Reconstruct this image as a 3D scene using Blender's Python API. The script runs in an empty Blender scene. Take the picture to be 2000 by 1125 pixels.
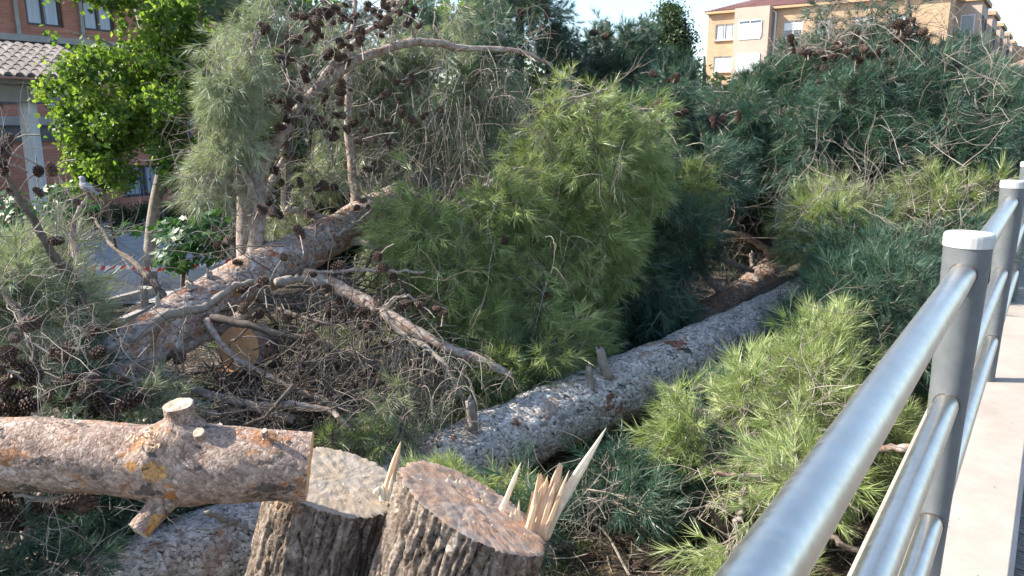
import bpy, math, random
import numpy as np
from mathutils import Vector, Matrix, Euler, noise

random.seed(7)
rng = np.random.default_rng(7)
S = bpy.context.scene
COL = S.collection

# ------------------------------------------------------------------ camera, sky, sun
CAM_Z = 2.7
PITCH = math.radians(12.35)
FPX = 1480.0
cam_d = bpy.data.cameras.new('camera')
cam_d.lens = FPX / 2000 * 36
cam_d.sensor_width = 36
cam_d.clip_end = 3000
cam_d.clip_start = 0.02
cam = bpy.data.objects.new('camera', cam_d)
COL.objects.link(cam)
cam.location = (0, 0, CAM_Z)
cam.rotation_euler = (math.pi / 2 - PITCH, 0, 0)
S.camera = cam

SUN_AZ = math.radians(-87)      # measured from +Y (forward), negative = left
SUN_EL = math.radians(37.5)
w = bpy.data.worlds.new('World')
S.world = w
w.use_nodes = True
nt = w.node_tree
sky = nt.nodes.new('ShaderNodeTexSky')
sky.sky_type = 'NISHITA'
sky.sun_disc = False
sky.sun_elevation = SUN_EL
sky.sun_rotation = SUN_AZ
sky.dust_density = 1.0
sky.air_density = 1.0
sky.ozone_density = 1.6
nt.links.new(sky.outputs[0], nt.nodes['Background'].inputs[0])
nt.nodes['Background'].inputs[1].default_value = 0.13
sd = bpy.data.lights.new('sun', 'SUN')
sd.energy = 4.0
sd.angle = math.radians(0.5)
sd.color = (1.0, 0.93, 0.82)
sun = bpy.data.objects.new('sun', sd)
COL.objects.link(sun)
sv = Vector((math.sin(SUN_AZ) * math.cos(SUN_EL), math.cos(SUN_AZ) * math.cos(SUN_EL), math.sin(SUN_EL)))
sun.rotation_euler = sv.to_track_quat('Z', 'Y').to_euler()
S.view_settings.view_transform = 'Standard'
S.view_settings.look = 'None'
S.view_settings.exposure = 1.42
S.view_settings.gamma = 1.0
S.view_settings.use_curve_mapping = False
S.cycles.max_bounces = 6
S.cycles.use_adaptive_sampling = True
S.cycles.adaptive_threshold = .02
S.cycles.adaptive_min_samples = 48
S.cycles.time_limit = 520
S.cycles.diffuse_bounces = 3
S.cycles.glossy_bounces = 3
S.cycles.transmission_bounces = 3

# ------------------------------------------------------------------ helpers
def FD(py):
    v = py - 562.5
    return (FPX * math.cos(PITCH) - v * math.sin(PITCH), FPX * math.sin(PITCH) + v * math.cos(PITCH))
def P(px, py, Y):
    F, D = FD(py); t = Y / F
    return Vector(((px - 1000) * t, Y, CAM_Z - D * t))
def PZ(px, py, z):
    F, D = FD(py); t = (CAM_Z - z) / D
    return Vector(((px - 1000) * t, F * t, z))
def proj(p):
    c, s_ = math.cos(PITCH), math.sin(PITCH); h = CAM_Z - p[2]
    zc = p[1] * c + h * s_; yc = -p[1] * s_ + h * c
    return 1000 + FPX * p[0] / zc, 562.5 + FPX * yc / zc
# clearings: places (as seen from the bridge) where nothing leafy may hang in front: outline, up to which distance, share of boughs kept
CLEAR = [
 ([(740,905),(770,885),(890,800),(930,780),(1130,722),(1200,690),(1250,675),(1400,625),(1500,575),(1565,545),(1590,560),(1560,600),(1490,670),(1350,765),(1250,830),(1120,895),(1000,940),(860,925)], 9, 0),
 ([(170,1130),(330,1042),(545,960),(545,1130)], 4.6, 0),
 ([(190,700),(330,600),(450,525),(560,478),(690,415),(725,440),(715,495),(620,540),(500,590),(400,670),(310,740),(200,760)], 8, .02),
 ([(420,650),(560,570),(720,510),(790,560),(840,680),(790,730),(720,740),(700,860),(300,800),(330,725)], 6.5, .07),
 ([(405,635),(525,635),(530,725),(410,725)], 5.3, 0),
 ([(1100,985),(1400,1020),(1380,1125),(1100,1125)], 4.6, .1),
 ([(1330,620),(1370,470),(1400,380),(1560,370),(1545,470),(1470,545),(1400,605)], 9.2, .06),
 ([(1376,20),(1512,12),(1512,130),(1420,185),(1366,185)], 60, 0),
 ([(1512,0),(1800,0),(1800,110),(1560,95),(1512,130)], 50, .7),
 ([(1040,-40),(1390,-40),(1376,120),(1370,165),(1335,120),(1270,35),(1200,62),(1110,40)], 25, .03),
 ([(1810,-40),(2000,-40),(2000,120),(1940,130),(1830,70)], 50, .35),
 ([(-40,-40),(75,-40),(85,60),(115,130),(70,190),(100,260),(125,340),(-40,320)], 16, .05),
 ([(60,-10),(150,-10),(260,40),(250,82),(150,95),(110,100),(80,60)], 16, .22),
 ([(222,372),(350,372),(350,425),(222,425)], 16, .08),
 ([(-20,812),(612,838),(612,990),(-20,975)], 3.15, 0),
 ([(690,900),(780,905),(1075,1030),(1060,1130),(690,1130)], 3.3, 0),
 ([(500,985),(760,985),(700,1130),(490,1130)], 3.5, 0),
 ([(165,485),(300,470),(470,480),(465,520),(330,600),(200,600),(165,560)], 14, .05),
 ([(820,120),(900,120),(905,230),(840,220)], 30, .25),
 ([(380,0),(460,0),(450,60),(380,70)], 20, .5),
]
def inside(x, y, poly):
    c = False; n = len(poly); j = n - 1
    for i in range(n):
        xi, yi = poly[i]; xj, yj = poly[j]
        if (yi > y) != (yj > y) and x < (xj - xi) * (y - yi) / (yj - yi) + xi: c = not c
        j = i
    return c
CLEAR += [
 ([(478,525),(470,400),(490,300),(550,210),(670,105),(820,55),(1000,70),(1010,112),(830,110),(710,165),(625,240),(565,310),(545,420),(545,515)], 6.35, .2),
 ([(668,60),(705,60),(708,430),(672,430)], 7.05, .3),
 ([(590,530),(700,540),(940,680),(930,725),(800,665),(690,610)], 5.4, .1),
]
CLEAR += [([(285,400),(462,390),(462,520),(400,565),(330,575),(285,540)], 7.8, .04)]
CLEAR += [([(150,0),(400,0),(375,90),(365,190),(340,260),(372,310),(360,400),(150,400)], 7.5, .05), ([(1345,640),(1375,590),(1440,550),(1540,500),(1600,488),(1612,520),(1570,555),(1450,610),(1400,640)], 9, .06)]
SOLID = {0, 1, 2, 4, 14, 15, 16}
def clear(p, wire=False):
    if (p[0] - 1.315) * .8146 - (p[1] - 2.16) * .58 > (-.42 if p[1] < 6 else -.15) and p[1] < 14: return False
    x, y = proj(p); x += rng.normal() * (5 if wire else 11); y += rng.normal() * (3 if wire else 6)
    for ix, (poly, lim, keep) in enumerate(CLEAR):
        if wire and ix not in SOLID: continue
        if wire: keep = .1 if ix in (0, 1, 2) else 0
        if p[1] < lim and inside(x, y, poly) and rng.random() >= keep: return False
    return True
def unit(v):
    v = np.asarray(v, float); return v / (np.linalg.norm(v) + 1e-9)

def tag(o, label=None, cat=None, group=None, kind=None):
    if label: o['label'] = label
    if cat: o['category'] = cat
    if group: o['group'] = group
    if kind: o['kind'] = kind
    return o
def empty(name, loc, label, cat, group=None):
    o = bpy.data.objects.new(name, None); COL.objects.link(o); o.location = loc
    return tag(o, label, cat, group)

class MB:
    """collects geometry in world space"""
    def __init__(s):
        s.v = []; s.f = []; s.m = []; s.n = 0; s.uv = []
    def add(s, verts, faces, mi=0):
        verts = np.asarray(verts, float).reshape(-1, 3)
        s.v.append(verts)
        o = s.n
        for f in faces:
            s.f.append([i + o for i in f]); s.m.append(mi)
        s.n += len(verts)
    def box(s, c, sx, sy, sz, ax=None, mi=0):
        """centre, full sizes, axes (3 unit vectors)"""
        ax = ax or (Vector((1, 0, 0)), Vector((0, 1, 0)), Vector((0, 0, 1)))
        c = Vector(c); vs = []
        for k in (-1, 1):
            for j in (-1, 1):
                for i in (-1, 1):
                    vs.append(c + ax[0] * (i * sx / 2) + ax[1] * (j * sy / 2) + ax[2] * (k * sz / 2))
        s.add([tuple(v) for v in vs], [(0, 2, 3, 1), (4, 5, 7, 6), (0, 1, 5, 4), (2, 6, 7, 3), (0, 4, 6, 2), (1, 3, 7, 5)], mi)
        return s
    def tube(s, pts, rad, sides=6, cap=True, mi=0, flat=None):
        pts = np.asarray(pts, float); n = len(pts)
        rad = np.broadcast_to(np.asarray(rad, float), (n,))
        T = np.gradient(pts, axis=0); T /= (np.linalg.norm(T, axis=1)[:, None] + 1e-9)
        up = np.array([0, 0, 1.0]) if abs(T[0][2]) < .9 else np.array([1.0, 0, 0])
        N = np.zeros_like(pts); a = np.cross(T[0], up); a /= np.linalg.norm(a); N[0] = a
        for i in range(1, n):
            a = N[i - 1] - T[i] * np.dot(N[i - 1], T[i]); N[i] = a / (np.linalg.norm(a) + 1e-9)
        B = np.cross(T, N)
        an = np.arange(sides) * 2 * math.pi / sides
        ring = (np.cos(an)[None, :, None] * N[:, None, :] + np.sin(an)[None, :, None] * B[:, None, :])
        V = pts[:, None, :] + ring * rad[:, None, None]
        F = []
        for i in range(n - 1):
            for j in range(sides):
                k = (j + 1) % sides
                F.append((i * sides + j, i * sides + k, (i + 1) * sides + k, (i + 1) * sides + j))
        if cap:
            F.append(tuple(range(sides))[::-1]); F.append(tuple((n - 1) * sides + j for j in range(sides)))
        s.add(V.reshape(-1, 3), F, mi)
        return s
    def prism(s, poly, d, mi=0):
        """poly: list of 3D points (planar), d: extrusion vector"""
        n = len(poly); a = [Vector(p) for p in poly]; b = [p + Vector(d) for p in a]
        s.add([tuple(p) for p in a + b], [tuple(range(n))[::-1], tuple(range(n, 2 * n))] + [(i, (i + 1) % n, n + (i + 1) % n, n + i) for i in range(n)], mi)
        return s
    def build(s, name, mats, parent=None, smooth=False, loc=None):
        me = bpy.data.meshes.new(name)
        V = np.concatenate(s.v) if s.v else np.zeros((0, 3))
        if loc is not None: V = V - np.array(loc)
        me.from_pydata(V.tolist(), [], s.f)
        if not isinstance(mats, (list, tuple)): mats = [mats]
        for m in mats: me.materials.append(m)
        if len(mats) > 1: me.polygons.foreach_set('material_index', s.m)
        if smooth: me.polygons.foreach_set('use_smooth', [True] * len(me.polygons))
        me.update()
        o = bpy.data.objects.new(name, me); COL.objects.link(o)
        if loc is not None: o.location = loc
        if parent:
            o.parent = parent
            pw = root_loc(parent)
            o.location = Vector(loc if loc is not None else (0, 0, 0)) - pw
        return o
def root_loc(p):
    l = Vector(p.location)
    while p.parent: p = p.parent; l += Vector(p.location)
    return l

def smooth_path(ctrl, n):
    """ctrl: rows (x,y,z,r...) -> Catmull-Rom resample"""
    c = np.asarray(ctrl, float)
    if len(c) == 2:
        t = np.linspace(0, 1, n)[:, None]; return c[0] * (1 - t) + c[1] * t
    e = np.vstack([2 * c[0] - c[1], c, 2 * c[-1] - c[-2]])
    out = []
    m = len(c) - 1
    for u in np.linspace(0, m - 1e-6, n):
        i = int(u); t = u - i
        p0, p1, p2, p3 = e[i], e[i + 1], e[i + 2], e[i + 3]
        out.append(.5 * ((2 * p1) + (-p0 + p2) * t + (2 * p0 - 5 * p1 + 4 * p2 - p3) * t * t + (-p0 + 3 * p1 - 3 * p2 + p3) * t ** 3))
    return np.array(out)
def pxpath(rows, n=16):
    """rows of (px,py,Y,r)"""
    c = [tuple(P(a, b, Y)) + (r,) for a, b, Y, r in rows]
    q = smooth_path(c, n)
    return q[:, :3], np.maximum(q[:, 3], .001)

# ------------------------------------------------------------------ materials
def new_mat(name):
    m = bpy.data.materials.new(name); m.use_nodes = True
    return m, m.node_tree, m.node_tree.nodes['Principled BSDF']
def N(nt, t, **kw):
    n = nt.nodes.new(t)
    for k, v in kw.items():
        if k.startswith('i_'):
            n.inputs[k[2:].replace('_', ' ')].default_value = v
        else: setattr(n, k, v)
    return n
def ramp(nt, fac, stops):
    r = nt.nodes.new('ShaderNodeValToRGB'); nt.links.new(fac, r.inputs[0])
    e = r.color_ramp.elements
    while len(e) > 1: e.remove(e[-1])
    e[0].position = stops[0][0]; e[0].color = tuple(stops[0][1]) + (1,)
    for p, c in stops[1:]:
        x = e.new(p); x.color = tuple(c) + (1,)
    return r.outputs[0]
def mix(nt, f, a, b, mode='MIX'):
    m = nt.nodes.new('ShaderNodeMix'); m.data_type = 'RGBA'; m.blend_type = mode
    for s, v in ((0, f), (6, a), (7, b)):
        if hasattr(v, 'links'): nt.links.new(v, m.inputs[s])
        elif s == 0: m.inputs[0].default_value = v
        else: m.inputs[s].default_value = tuple(v) + (1,) if len(v) == 3 else v
    return m.outputs[2]
def noise_n(nt, scale, det=5, rough=.6, vec=None, dist=0):
    n = N(nt, 'ShaderNodeTexNoise'); n.inputs['Scale'].default_value = scale; n.inputs['Detail'].default_value = det
    n.inputs['Roughness'].default_value = rough; n.inputs['Distortion'].default_value = dist
    if vec is not None: nt.links.new(vec, n.inputs['Vector'])
    return n.outputs['Fac']
def coords(nt, kind='Object', scale=(1, 1, 1)):
    t = nt.nodes.new('ShaderNodeTexCoord'); mp = nt.nodes.new('ShaderNodeMapping'); mp.inputs['Scale'].default_value = scale
    nt.links.new(t.outputs[kind], mp.inputs[0]); return mp.outputs[0]
def bump(nt, bs, h, strength, dist):
    b = nt.nodes.new('ShaderNodeBump'); b.inputs['Strength'].default_value = strength; b.inputs['Distance'].default_value = dist
    nt.links.new(h, b.inputs['Height']); nt.links.new(b.outputs[0], bs.inputs['Normal']); return b
def noisy(name, stops, scale=8, rough=.8, bstr=.3, bdist=.01, kind='Object', sc=(1, 1, 1), metallic=0, det=6):
    m, nt, bs = new_mat(name)
    v = coords(nt, kind, sc)
    f = noise_n(nt, scale, det, .65, v)
    nt.links.new(ramp(nt, f, stops), bs.inputs['Base Color'])
    bs.inputs['Roughness'].default_value = rough; bs.inputs['Metallic'].default_value = metallic
    if bstr: bump(nt, bs, noise_n(nt, scale * 4, 6, .7, v), bstr, bdist)
    return m

def foliage_mat(name, a, b, c, trans=.35, rough=.45, scl=3):
    """a,b,c colours mixed by random per instance + world noise; thin translucent"""
    m, nt, bs = new_mat(name)
    oi = nt.nodes.new('ShaderNodeObjectInfo')
    geo = nt.nodes.new('ShaderNodeNewGeometry')
    nf = noise_n(nt, scl, 2, .5, geo.outputs['Position'])
    ad = N(nt, 'ShaderNodeMath', operation='MULTIPLY_ADD'); nt.links.new(oi.outputs['Random'], ad.inputs[0]); ad.inputs[1].default_value = .55
    sb = N(nt, 'ShaderNodeMath', operation='SUBTRACT'); nt.links.new(nf, sb.inputs[0]); sb.inputs[1].default_value = .28
    nt.links.new(sb.outputs[0], ad.inputs[2])
    colr = ramp(nt, ad.outputs[0], [(.1, a), (.5, b), (.9, c)])
    nt.links.new(colr, bs.inputs['Base Color'])
    bs.inputs['Roughness'].default_value = rough
    bs.inputs['Specular IOR Level'].default_value = .5
    tr = nt.nodes.new('ShaderNodeBsdfTranslucent')
    tc = mix(nt, 1.0, colr, (1.25, 1.35, .65), 'MULTIPLY'); nt.links.new(tc, tr.inputs[0])
    ms = nt.nodes.new('ShaderNodeMixShader'); ms.inputs[0].default_value = trans
    nt.links.new(bs.outputs[0], ms.inputs[1]); nt.links.new(tr.outputs[0], ms.inputs[2])
    nt.links.new(ms.outputs[0], nt.nodes['Material Output'].inputs[0])
    return m

def bark_mat(name, plate, patch, crack, fine=60, pale=None, patch_amt=.62, crk=1.0, fvar=.8, blotch=()):
    """plate: ramp colours of plates; patch: colour where plates flaked off; uses attributes cellr/relief and the UV in metres"""
    m, nt, bs = new_mat(name)
    at = N(nt, 'ShaderNodeAttribute', attribute_name='cellr'); ar = N(nt, 'ShaderNodeAttribute', attribute_name='relief')
    uv = coords(nt, 'UV')
    geo = nt.nodes.new('ShaderNodeNewGeometry')
    n1 = noise_n(nt, 9, 6, .7, geo.outputs['Position'])
    mixv = N(nt, 'ShaderNodeMath', operation='MULTIPLY_ADD'); nt.links.new(at.outputs['Fac'], mixv.inputs[0]); mixv.inputs[1].default_value = .5
    sb = N(nt, 'ShaderNodeMath', operation='MULTIPLY_ADD'); nt.links.new(n1, sb.inputs[0]); sb.inputs[1].default_value = 1.1; sb.inputs[2].default_value = -.3
    nt.links.new(sb.outputs[0], mixv.inputs[2])
    k = len(plate)
    base = ramp(nt, mixv.outputs[0], [(.1 + .8 * i / (k - 1), plate[i]) for i in range(k)])
    # flaked patches with crisp edges
    vo = N(nt, 'ShaderNodeTexVoronoi'); vo.inputs['Scale'].default_value = 1.0
    mp = nt.nodes.new('ShaderNodeMapping'); mp.inputs['Scale'].default_value = (17, 12, 1)
    dn = N(nt, 'ShaderNodeTexNoise'); dn.inputs['Scale'].default_value = 30; nt.links.new(uv, dn.inputs['Vector'])
    va = N(nt, 'ShaderNodeVectorMath', operation='MULTIPLY_ADD'); nt.links.new(dn.outputs['Color'], va.inputs[0]); va.inputs[1].default_value = (.04, .04, 0); nt.links.new(uv, va.inputs[2])
    nt.links.new(va.outputs[0], mp.inputs[0]); nt.links.new(mp.outputs[0], vo.inputs['Vector'])
    sx = N(nt, 'ShaderNodeSeparateColor'); nt.links.new(vo.outputs['Color'], sx.inputs[0])
    n2 = noise_n(nt, 3.2, 3, .6, geo.outputs['Position'])
    ad = N(nt, 'ShaderNodeMath', operation='MULTIPLY_ADD'); nt.links.new(sx.outputs[0], ad.inputs[0]); ad.inputs[1].default_value = .45; nt.links.new(n2, ad.inputs[2])
    pf = ramp(nt, ad.outputs[0], [(patch_amt, (0, 0, 0)), (patch_amt + .03, (1, 1, 1))])
    pcol = ramp(nt, sx.outputs[1], [(0, patch[0]), (.6, patch[1]), (1, patch[2])])
    c = mix(nt, pf, base, pcol)
    c = mix(nt, ramp(nt, ar.outputs['Fac'], [(.06, (crk,) * 3), (.42, (0, 0, 0))]), c, crack)
    for bi, (bc, sc_, th) in enumerate(blotch):           # weathered blotches with ragged edges
        mpb = nt.nodes.new('ShaderNodeMapping'); mpb.inputs['Scale'].default_value = (sc_, sc_ * .7, 1); mpb.inputs['Location'].default_value = (bi * 3.7, bi * 1.9, 0)
        nt.links.new(va.outputs[0], mpb.inputs[0])
        nbz = noise_n(nt, 1.0, 7, .62, mpb.outputs[0], .4)
        c = mix(nt, ramp(nt, nbz, [(th, (0, 0, 0)), (th + .025, (.85,) * 3)]), c, bc)
    # fine flakes
    vf = N(nt, 'ShaderNodeTexVoronoi', feature='F1'); vf.inputs['Scale'].default_value = fine; nt.links.new(va.outputs[0], vf.inputs['Vector'])
    sf = N(nt, 'ShaderNodeSeparateColor'); nt.links.new(vf.outputs['Color'], sf.inputs[0])
    fv = ramp(nt, sf.outputs[0], [(0, (.62, .6, .58)), (.5, (.95, .95, .95)), (1, (1.3, 1.28, 1.25))])
    c = mix(nt, fvar, c, fv, 'MULTIPLY')
    nt.links.new(c, bs.inputs['Base Color'])
    bs.inputs['Roughness'].default_value = .85; bs.inputs['Specular IOR Level'].default_value = .25
    nb = noise_n(nt, 55, 6, .75, geo.outputs['Position'])
    hm = N(nt, 'ShaderNodeMath', operation='MULTIPLY_ADD'); nt.links.new(sf.outputs[1], hm.inputs[0]); hm.inputs[1].default_value = .5; nt.links.new(nb, hm.inputs[2])
    h2 = N(nt, 'ShaderNodeMath', operation='MULTIPLY_ADD'); nt.links.new(vf.outputs['Distance'], h2.inputs[0]); h2.inputs[1].default_value = -.5; nt.links.new(hm.outputs[0], h2.inputs[2])
    bump(nt, bs, h2.outputs[0], 1.0, .009)
    return m

M = {}
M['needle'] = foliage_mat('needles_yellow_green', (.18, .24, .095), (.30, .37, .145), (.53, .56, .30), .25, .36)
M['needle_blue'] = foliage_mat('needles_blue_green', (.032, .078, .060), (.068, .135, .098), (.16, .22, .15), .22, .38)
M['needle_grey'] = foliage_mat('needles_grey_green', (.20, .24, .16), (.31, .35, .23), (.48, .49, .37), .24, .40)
M['needle_dry'] = foliage_mat('needles_dry', (.07, .045, .025), (.13, .085, .045), (.22, .15, .085), .2, .7)
M['leaf'] = foliage_mat('leaves_bright', (.07, .135, .03), (.15, .235, .045), (.30, .38, .085), .58, .35)
M['leaf_dark'] = foliage_mat('leaves_deep', (.03, .09, .025), (.045, .125, .03), (.08, .17, .04), .4, .4)
M['leaf_far'] = foliage_mat('leaves_far', (.03, .06, .02), (.05, .085, .03), (.085, .12, .05), .3, .5, 1)
M['twig'] = noisy('twig_grey', [(.3, (.16, .13, .10)), (.5, (.27, .23, .19)), (.7, (.38, .34, .29))], 14, .85, .3, .004)
M['twig_dark'] = noisy('twig_dark', [(.3, (.06, .045, .035)), (.5, (.11, .085, .065)), (.7, (.19, .155, .125))], 14, .85, .3, .004)
M['limb'] = noisy('limb_bark', [(.32, (.15, .09, .06)), (.45, (.30, .20, .15)), (.55, (.36, .31, .27)), (.7, (.46, .42, .37))], 22, .85, .6, .006)
M['cone'] = noisy('cone_brown', [(.3, (.045, .026, .018)), (.55, (.10, .06, .042)), (.75, (.20, .14, .10))], 30, .75, .2, .003)
M['wood'] = noisy('raw_wood', [(.3, (.60, .36, .20)), (.5, (.74, .50, .31)), (.7, (.80, .62, .44))], 10, .7, .35, .004, sc=(6, 6, 1))
M['wood_pale'] = noisy('raw_wood_pale', [(.3, (.66, .54, .38)), (.6, (.80, .70, .54))], 14, .7, .3, .003)
M['bark_grey'] = bark_mat('bark_grey_plates', [(.30, .26, .225), (.48, .44, .40), (.61, .58, .535), (.74, .71, .665)], [(.25, .12, .08), (.36, .20, .13), (.42, .29, .22)], (.05, .038, .03), 55, patch_amt=.97, fvar=1.0, blotch=(((.42, .31, .25), 5, .57), ((.30, .27, .24), 7, .60)))
M['bark_red'] = bark_mat('bark_red_plates', [(.24, .16, .12), (.38, .28, .23), (.48, .40, .35), (.58, .53, .48)], [(.42, .17, .08), (.50, .24, .12), (.56, .33, .16)], (.10, .06, .045), 48, patch_amt=.95, blotch=(((.42, .25, .17), 8, .53), ((.62, .57, .52), 10, .60)))
M['bark_log'] = bark_mat('bark_log', [(.14, .11, .09), (.34, .24, .185), (.49, .36, .285), (.64, .52, .43)], [(.42, .16, .06), (.52, .24, .09), (.62, .34, .13)], (.16, .10, .08), 75, patch_amt=.97, crk=.45, blotch=(((.40, .19, .09), 7, .56), ((.09, .08, .07), 9, .575), ((.55, .44, .36), 8, .62), ((.50, .25, .11), 12, .64)))
M['bark_stump'] = bark_mat('bark_furrowed', [(.09, .065, .05), (.20, .155, .12), (.32, .26, .21), (.44, .37, .30)], [(.34, .20, .13), (.42, .27, .18), (.5, .35, .24)], (.02, .014, .012), 70, patch_amt=.98, fvar=1.0, blotch=(((.12, .09, .07), 14, .58), ((.46, .40, .33), 16, .62)))
M['steel'] = None
def steel():
    m, nt, bs = new_mat('stainless_steel')
    v = coords(nt, 'Generated', (1, 1, 1)); v2 = coords(nt, 'Object', (3, 3, 3))
    f = noise_n(nt, 5, 8, .7, v2)
    nt.links.new(ramp(nt, f, [(.3, (.60, .565, .50)), (.7, (.74, .70, .63))]), bs.inputs['Base Color'])
    r = ramp(nt, noise_n(nt, 22, 6, .7, v2), [(.3, (.30, .30, .30)), (.75, (.46, .46, .46))]); nt.links.new(r, bs.inputs['Roughness'])
    bs.inputs['Metallic'].default_value = 1
    bump(nt, bs, noise_n(nt, 30, 2, .5, v2), .02, .001)
    return m
M['steel'] = steel()
M['post'] = noisy('post_grey_paint', [(.3, (.11, .122, .128)), (.7, (.145, .157, .162))], 25, .42, .12, .002)
M['cap'] = noisy('cap_white', [(.3, (.47, .47, .455)), (.7, (.56, .56, .54))], 20, .45, .05, .001)
def stone():
    m, nt, bs = new_mat('kerb_stone')
    v = coords(nt, 'Object')
    base = ramp(nt, noise_n(nt, 3.5, 8, .7, v), [(.3, (.34, .29, .245)), (.55, (.40, .355, .305)), (.75, (.45, .41, .36))])
    mp = coords(nt, 'Object', (1, 1, 1))
    vo = N(nt, 'ShaderNodeTexVoronoi'); vo.inputs['Scale'].default_value = 26; nt.links.new(v, vo.inputs['Vector'])
    pit = ramp(nt, vo.outputs['Distance'], [(.06, (1, 1, 1)), (.14, (0, 0, 0))])
    n2 = noise_n(nt, 7, 3, .5, v); pm = mix(nt, 1, pit, ramp(nt, n2, [(.55, (0, 0, 0)), (.62, (1, 1, 1))]), 'MULTIPLY')
    c = mix(nt, pm, base, (.25, .2, .16)); nt.links.new(c, bs.inputs['Base Color'])
    bs.inputs['Roughness'].default_value = .8
    b = bump(nt, bs, noise_n(nt, 60, 6, .7, v), .3, .004)
    return m
M['stone'] = stone()
M['deck'] = noisy('deck_boards', [(.3, (.10, .085, .072)), (.5, (.19, .165, .145)), (.7, (.30, .27, .24))], 9, .8, .5, .004, sc=(3, 3, 3))
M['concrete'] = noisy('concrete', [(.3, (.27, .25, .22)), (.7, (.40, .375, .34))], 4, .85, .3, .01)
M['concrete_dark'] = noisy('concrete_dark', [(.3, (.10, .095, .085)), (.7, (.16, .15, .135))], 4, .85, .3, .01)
M['paving'] = noisy('paving', [(.3, (.33, .32, .31)), (.5, (.42, .41, .40)), (.7, (.50, .49, .47))], 3, .85, .2, .01)
M['white'] = noisy('white_paint', [(.3, (.66, .67, .68)), (.7, (.78, .78, .78))], 6, .5, .05, .002)
M['tile'] = noisy('roof_tile', [(.3, (.09, .075, .065)), (.5, (.18, .15, .135)), (.7, (.30, .27, .25))], 3, .8, .3, .01)
M['tile_red'] = noisy('roof_tile_red', [(.3, (.24, .11, .09)), (.5, (.33, .17, .14)), (.7, (.40, .24, .20))], 1.5, .8, .3, .01)
M['frame_dark'] = noisy('frame_dark', [(.3, (.05, .035, .03)), (.7, (.09, .065, .05))], 8, .5, 0)
M['frame_light'] = noisy('frame_light', [(.3, (.70, .70, .70)), (.7, (.8, .8, .8))], 8, .5, 0)
M['shutter'] = noisy('shutter_white', [(.3, (.74, .75, .75)), (.7, (.82, .82, .82))], 4, .6, 0)
M['curtain'] = noisy('curtain', [(.3, (.40, .44, .50)), (.7, (.62, .65, .70))], 1.0, .8, 0, sc=(14, 14, .5))
M['blue'] = noisy('blue_plastic', [(.3, (.06, .12, .26)), (.7, (.10, .18, .34))], 6, .4, 0)
M['render'] = noisy('cream_render', [(.3, (.46, .35, .28)), (.7, (.53, .42, .34))], 1, .85, .1, .01)
M['tan'] = noisy('tan_render', [(.3, (.48, .31, .18)), (.7, (.55, .37, .22))], 1, .85, .1, .01)
M['grille'] = noisy('grille', [(.3, (.10, .13, .2)), (.7, (.16, .2, .28))], 8, .5, 0)
def glass():
    m, nt, bs = new_mat('window_glass')
    bs.inputs['Base Color'].default_value = (.10, .13, .16, 1); bs.inputs['Roughness'].default_value = .08
    bs.inputs['Specular IOR Level'].default_value = .8
    return m
M['glass'] = glass()
def brick(name, a, b, mortar, bw=.25, rh=.075):
    m, nt, bs = new_mat(name)
    uv = coords(nt, 'UV')
    br = N(nt, 'ShaderNodeTexBrick'); nt.links.new(uv, br.inputs['Vector'])
    br.inputs['Color1'].default_value = a + (1,); br.inputs['Color2'].default_value = b + (1,); br.inputs['Mortar'].default_value = mortar + (1,)
    br.inputs['Scale'].default_value = 1; br.inputs['Brick Width'].default_value = bw; br.inputs['Row Height'].default_value = rh
    br.inputs['Mortar Size'].default_value = rh * .13
    n1 = noise_n(nt, .8, 5, .6, uv)
    c = mix(nt, .8, br.outputs['Color'], ramp(nt, n1, [(.3, (.78, .78, .78)), (.7, (1.15, 1.12, 1.1))]), 'MULTIPLY')
    nt.links.new(c, bs.inputs['Base Color']); bs.inputs['Roughness'].default_value = .85
    bb = bump(nt, bs, br.outputs['Fac'], .5, .01); bb.invert = True
    return m
M['brick_red'] = brick('brick_red', (.42, .15, .09), (.50, .20, .13), (.36, .22, .17))
M['brick_tan'] = brick('brick_tan', (.50, .30, .16), (.58, .37, .21), (.52, .42, .32), .28, .10)
def soil():
    m, nt, bs = new_mat('pine_litter_soil')
    v = coords(nt, 'Object')
    a = ramp(nt, noise_n(nt, 9, 8, .75, v), [(.3, (.014, .010, .008)), (.5, (.032, .024, .018)), (.7, (.07, .052, .038))])
    g = ramp(nt, noise_n(nt, .35, 4, .6, v), [(.6, (0, 0, 0)), (.7, (.8, .8, .8))])
    c = mix(nt, g, a, ramp(nt, noise_n(nt, 30, 5, .7, v), [(.3, (.04, .06, .02)), (.7, (.10, .13, .045))]))
    vo = N(nt, 'ShaderNodeTexVoronoi'); vo.inputs['Scale'].default_value = 60; nt.links.new(v, vo.inputs['Vector'])
    sp = N(nt, 'ShaderNodeSeparateColor'); nt.links.new(vo.outputs['Color'], sp.inputs[0])
    c = mix(nt, ramp(nt, sp.outputs[0], [(.86, (0, 0, 0)), (.9, (1, 1, 1))]), c, (.24, .18, .11))
    nt.links.new(c, bs.inputs['Base Color']); bs.inputs['Roughness'].default_value = .95
    bump(nt, bs, noise_n(nt, 25, 8, .75, v), .8, .03)
    return m
M['soil'] = soil()
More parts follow.
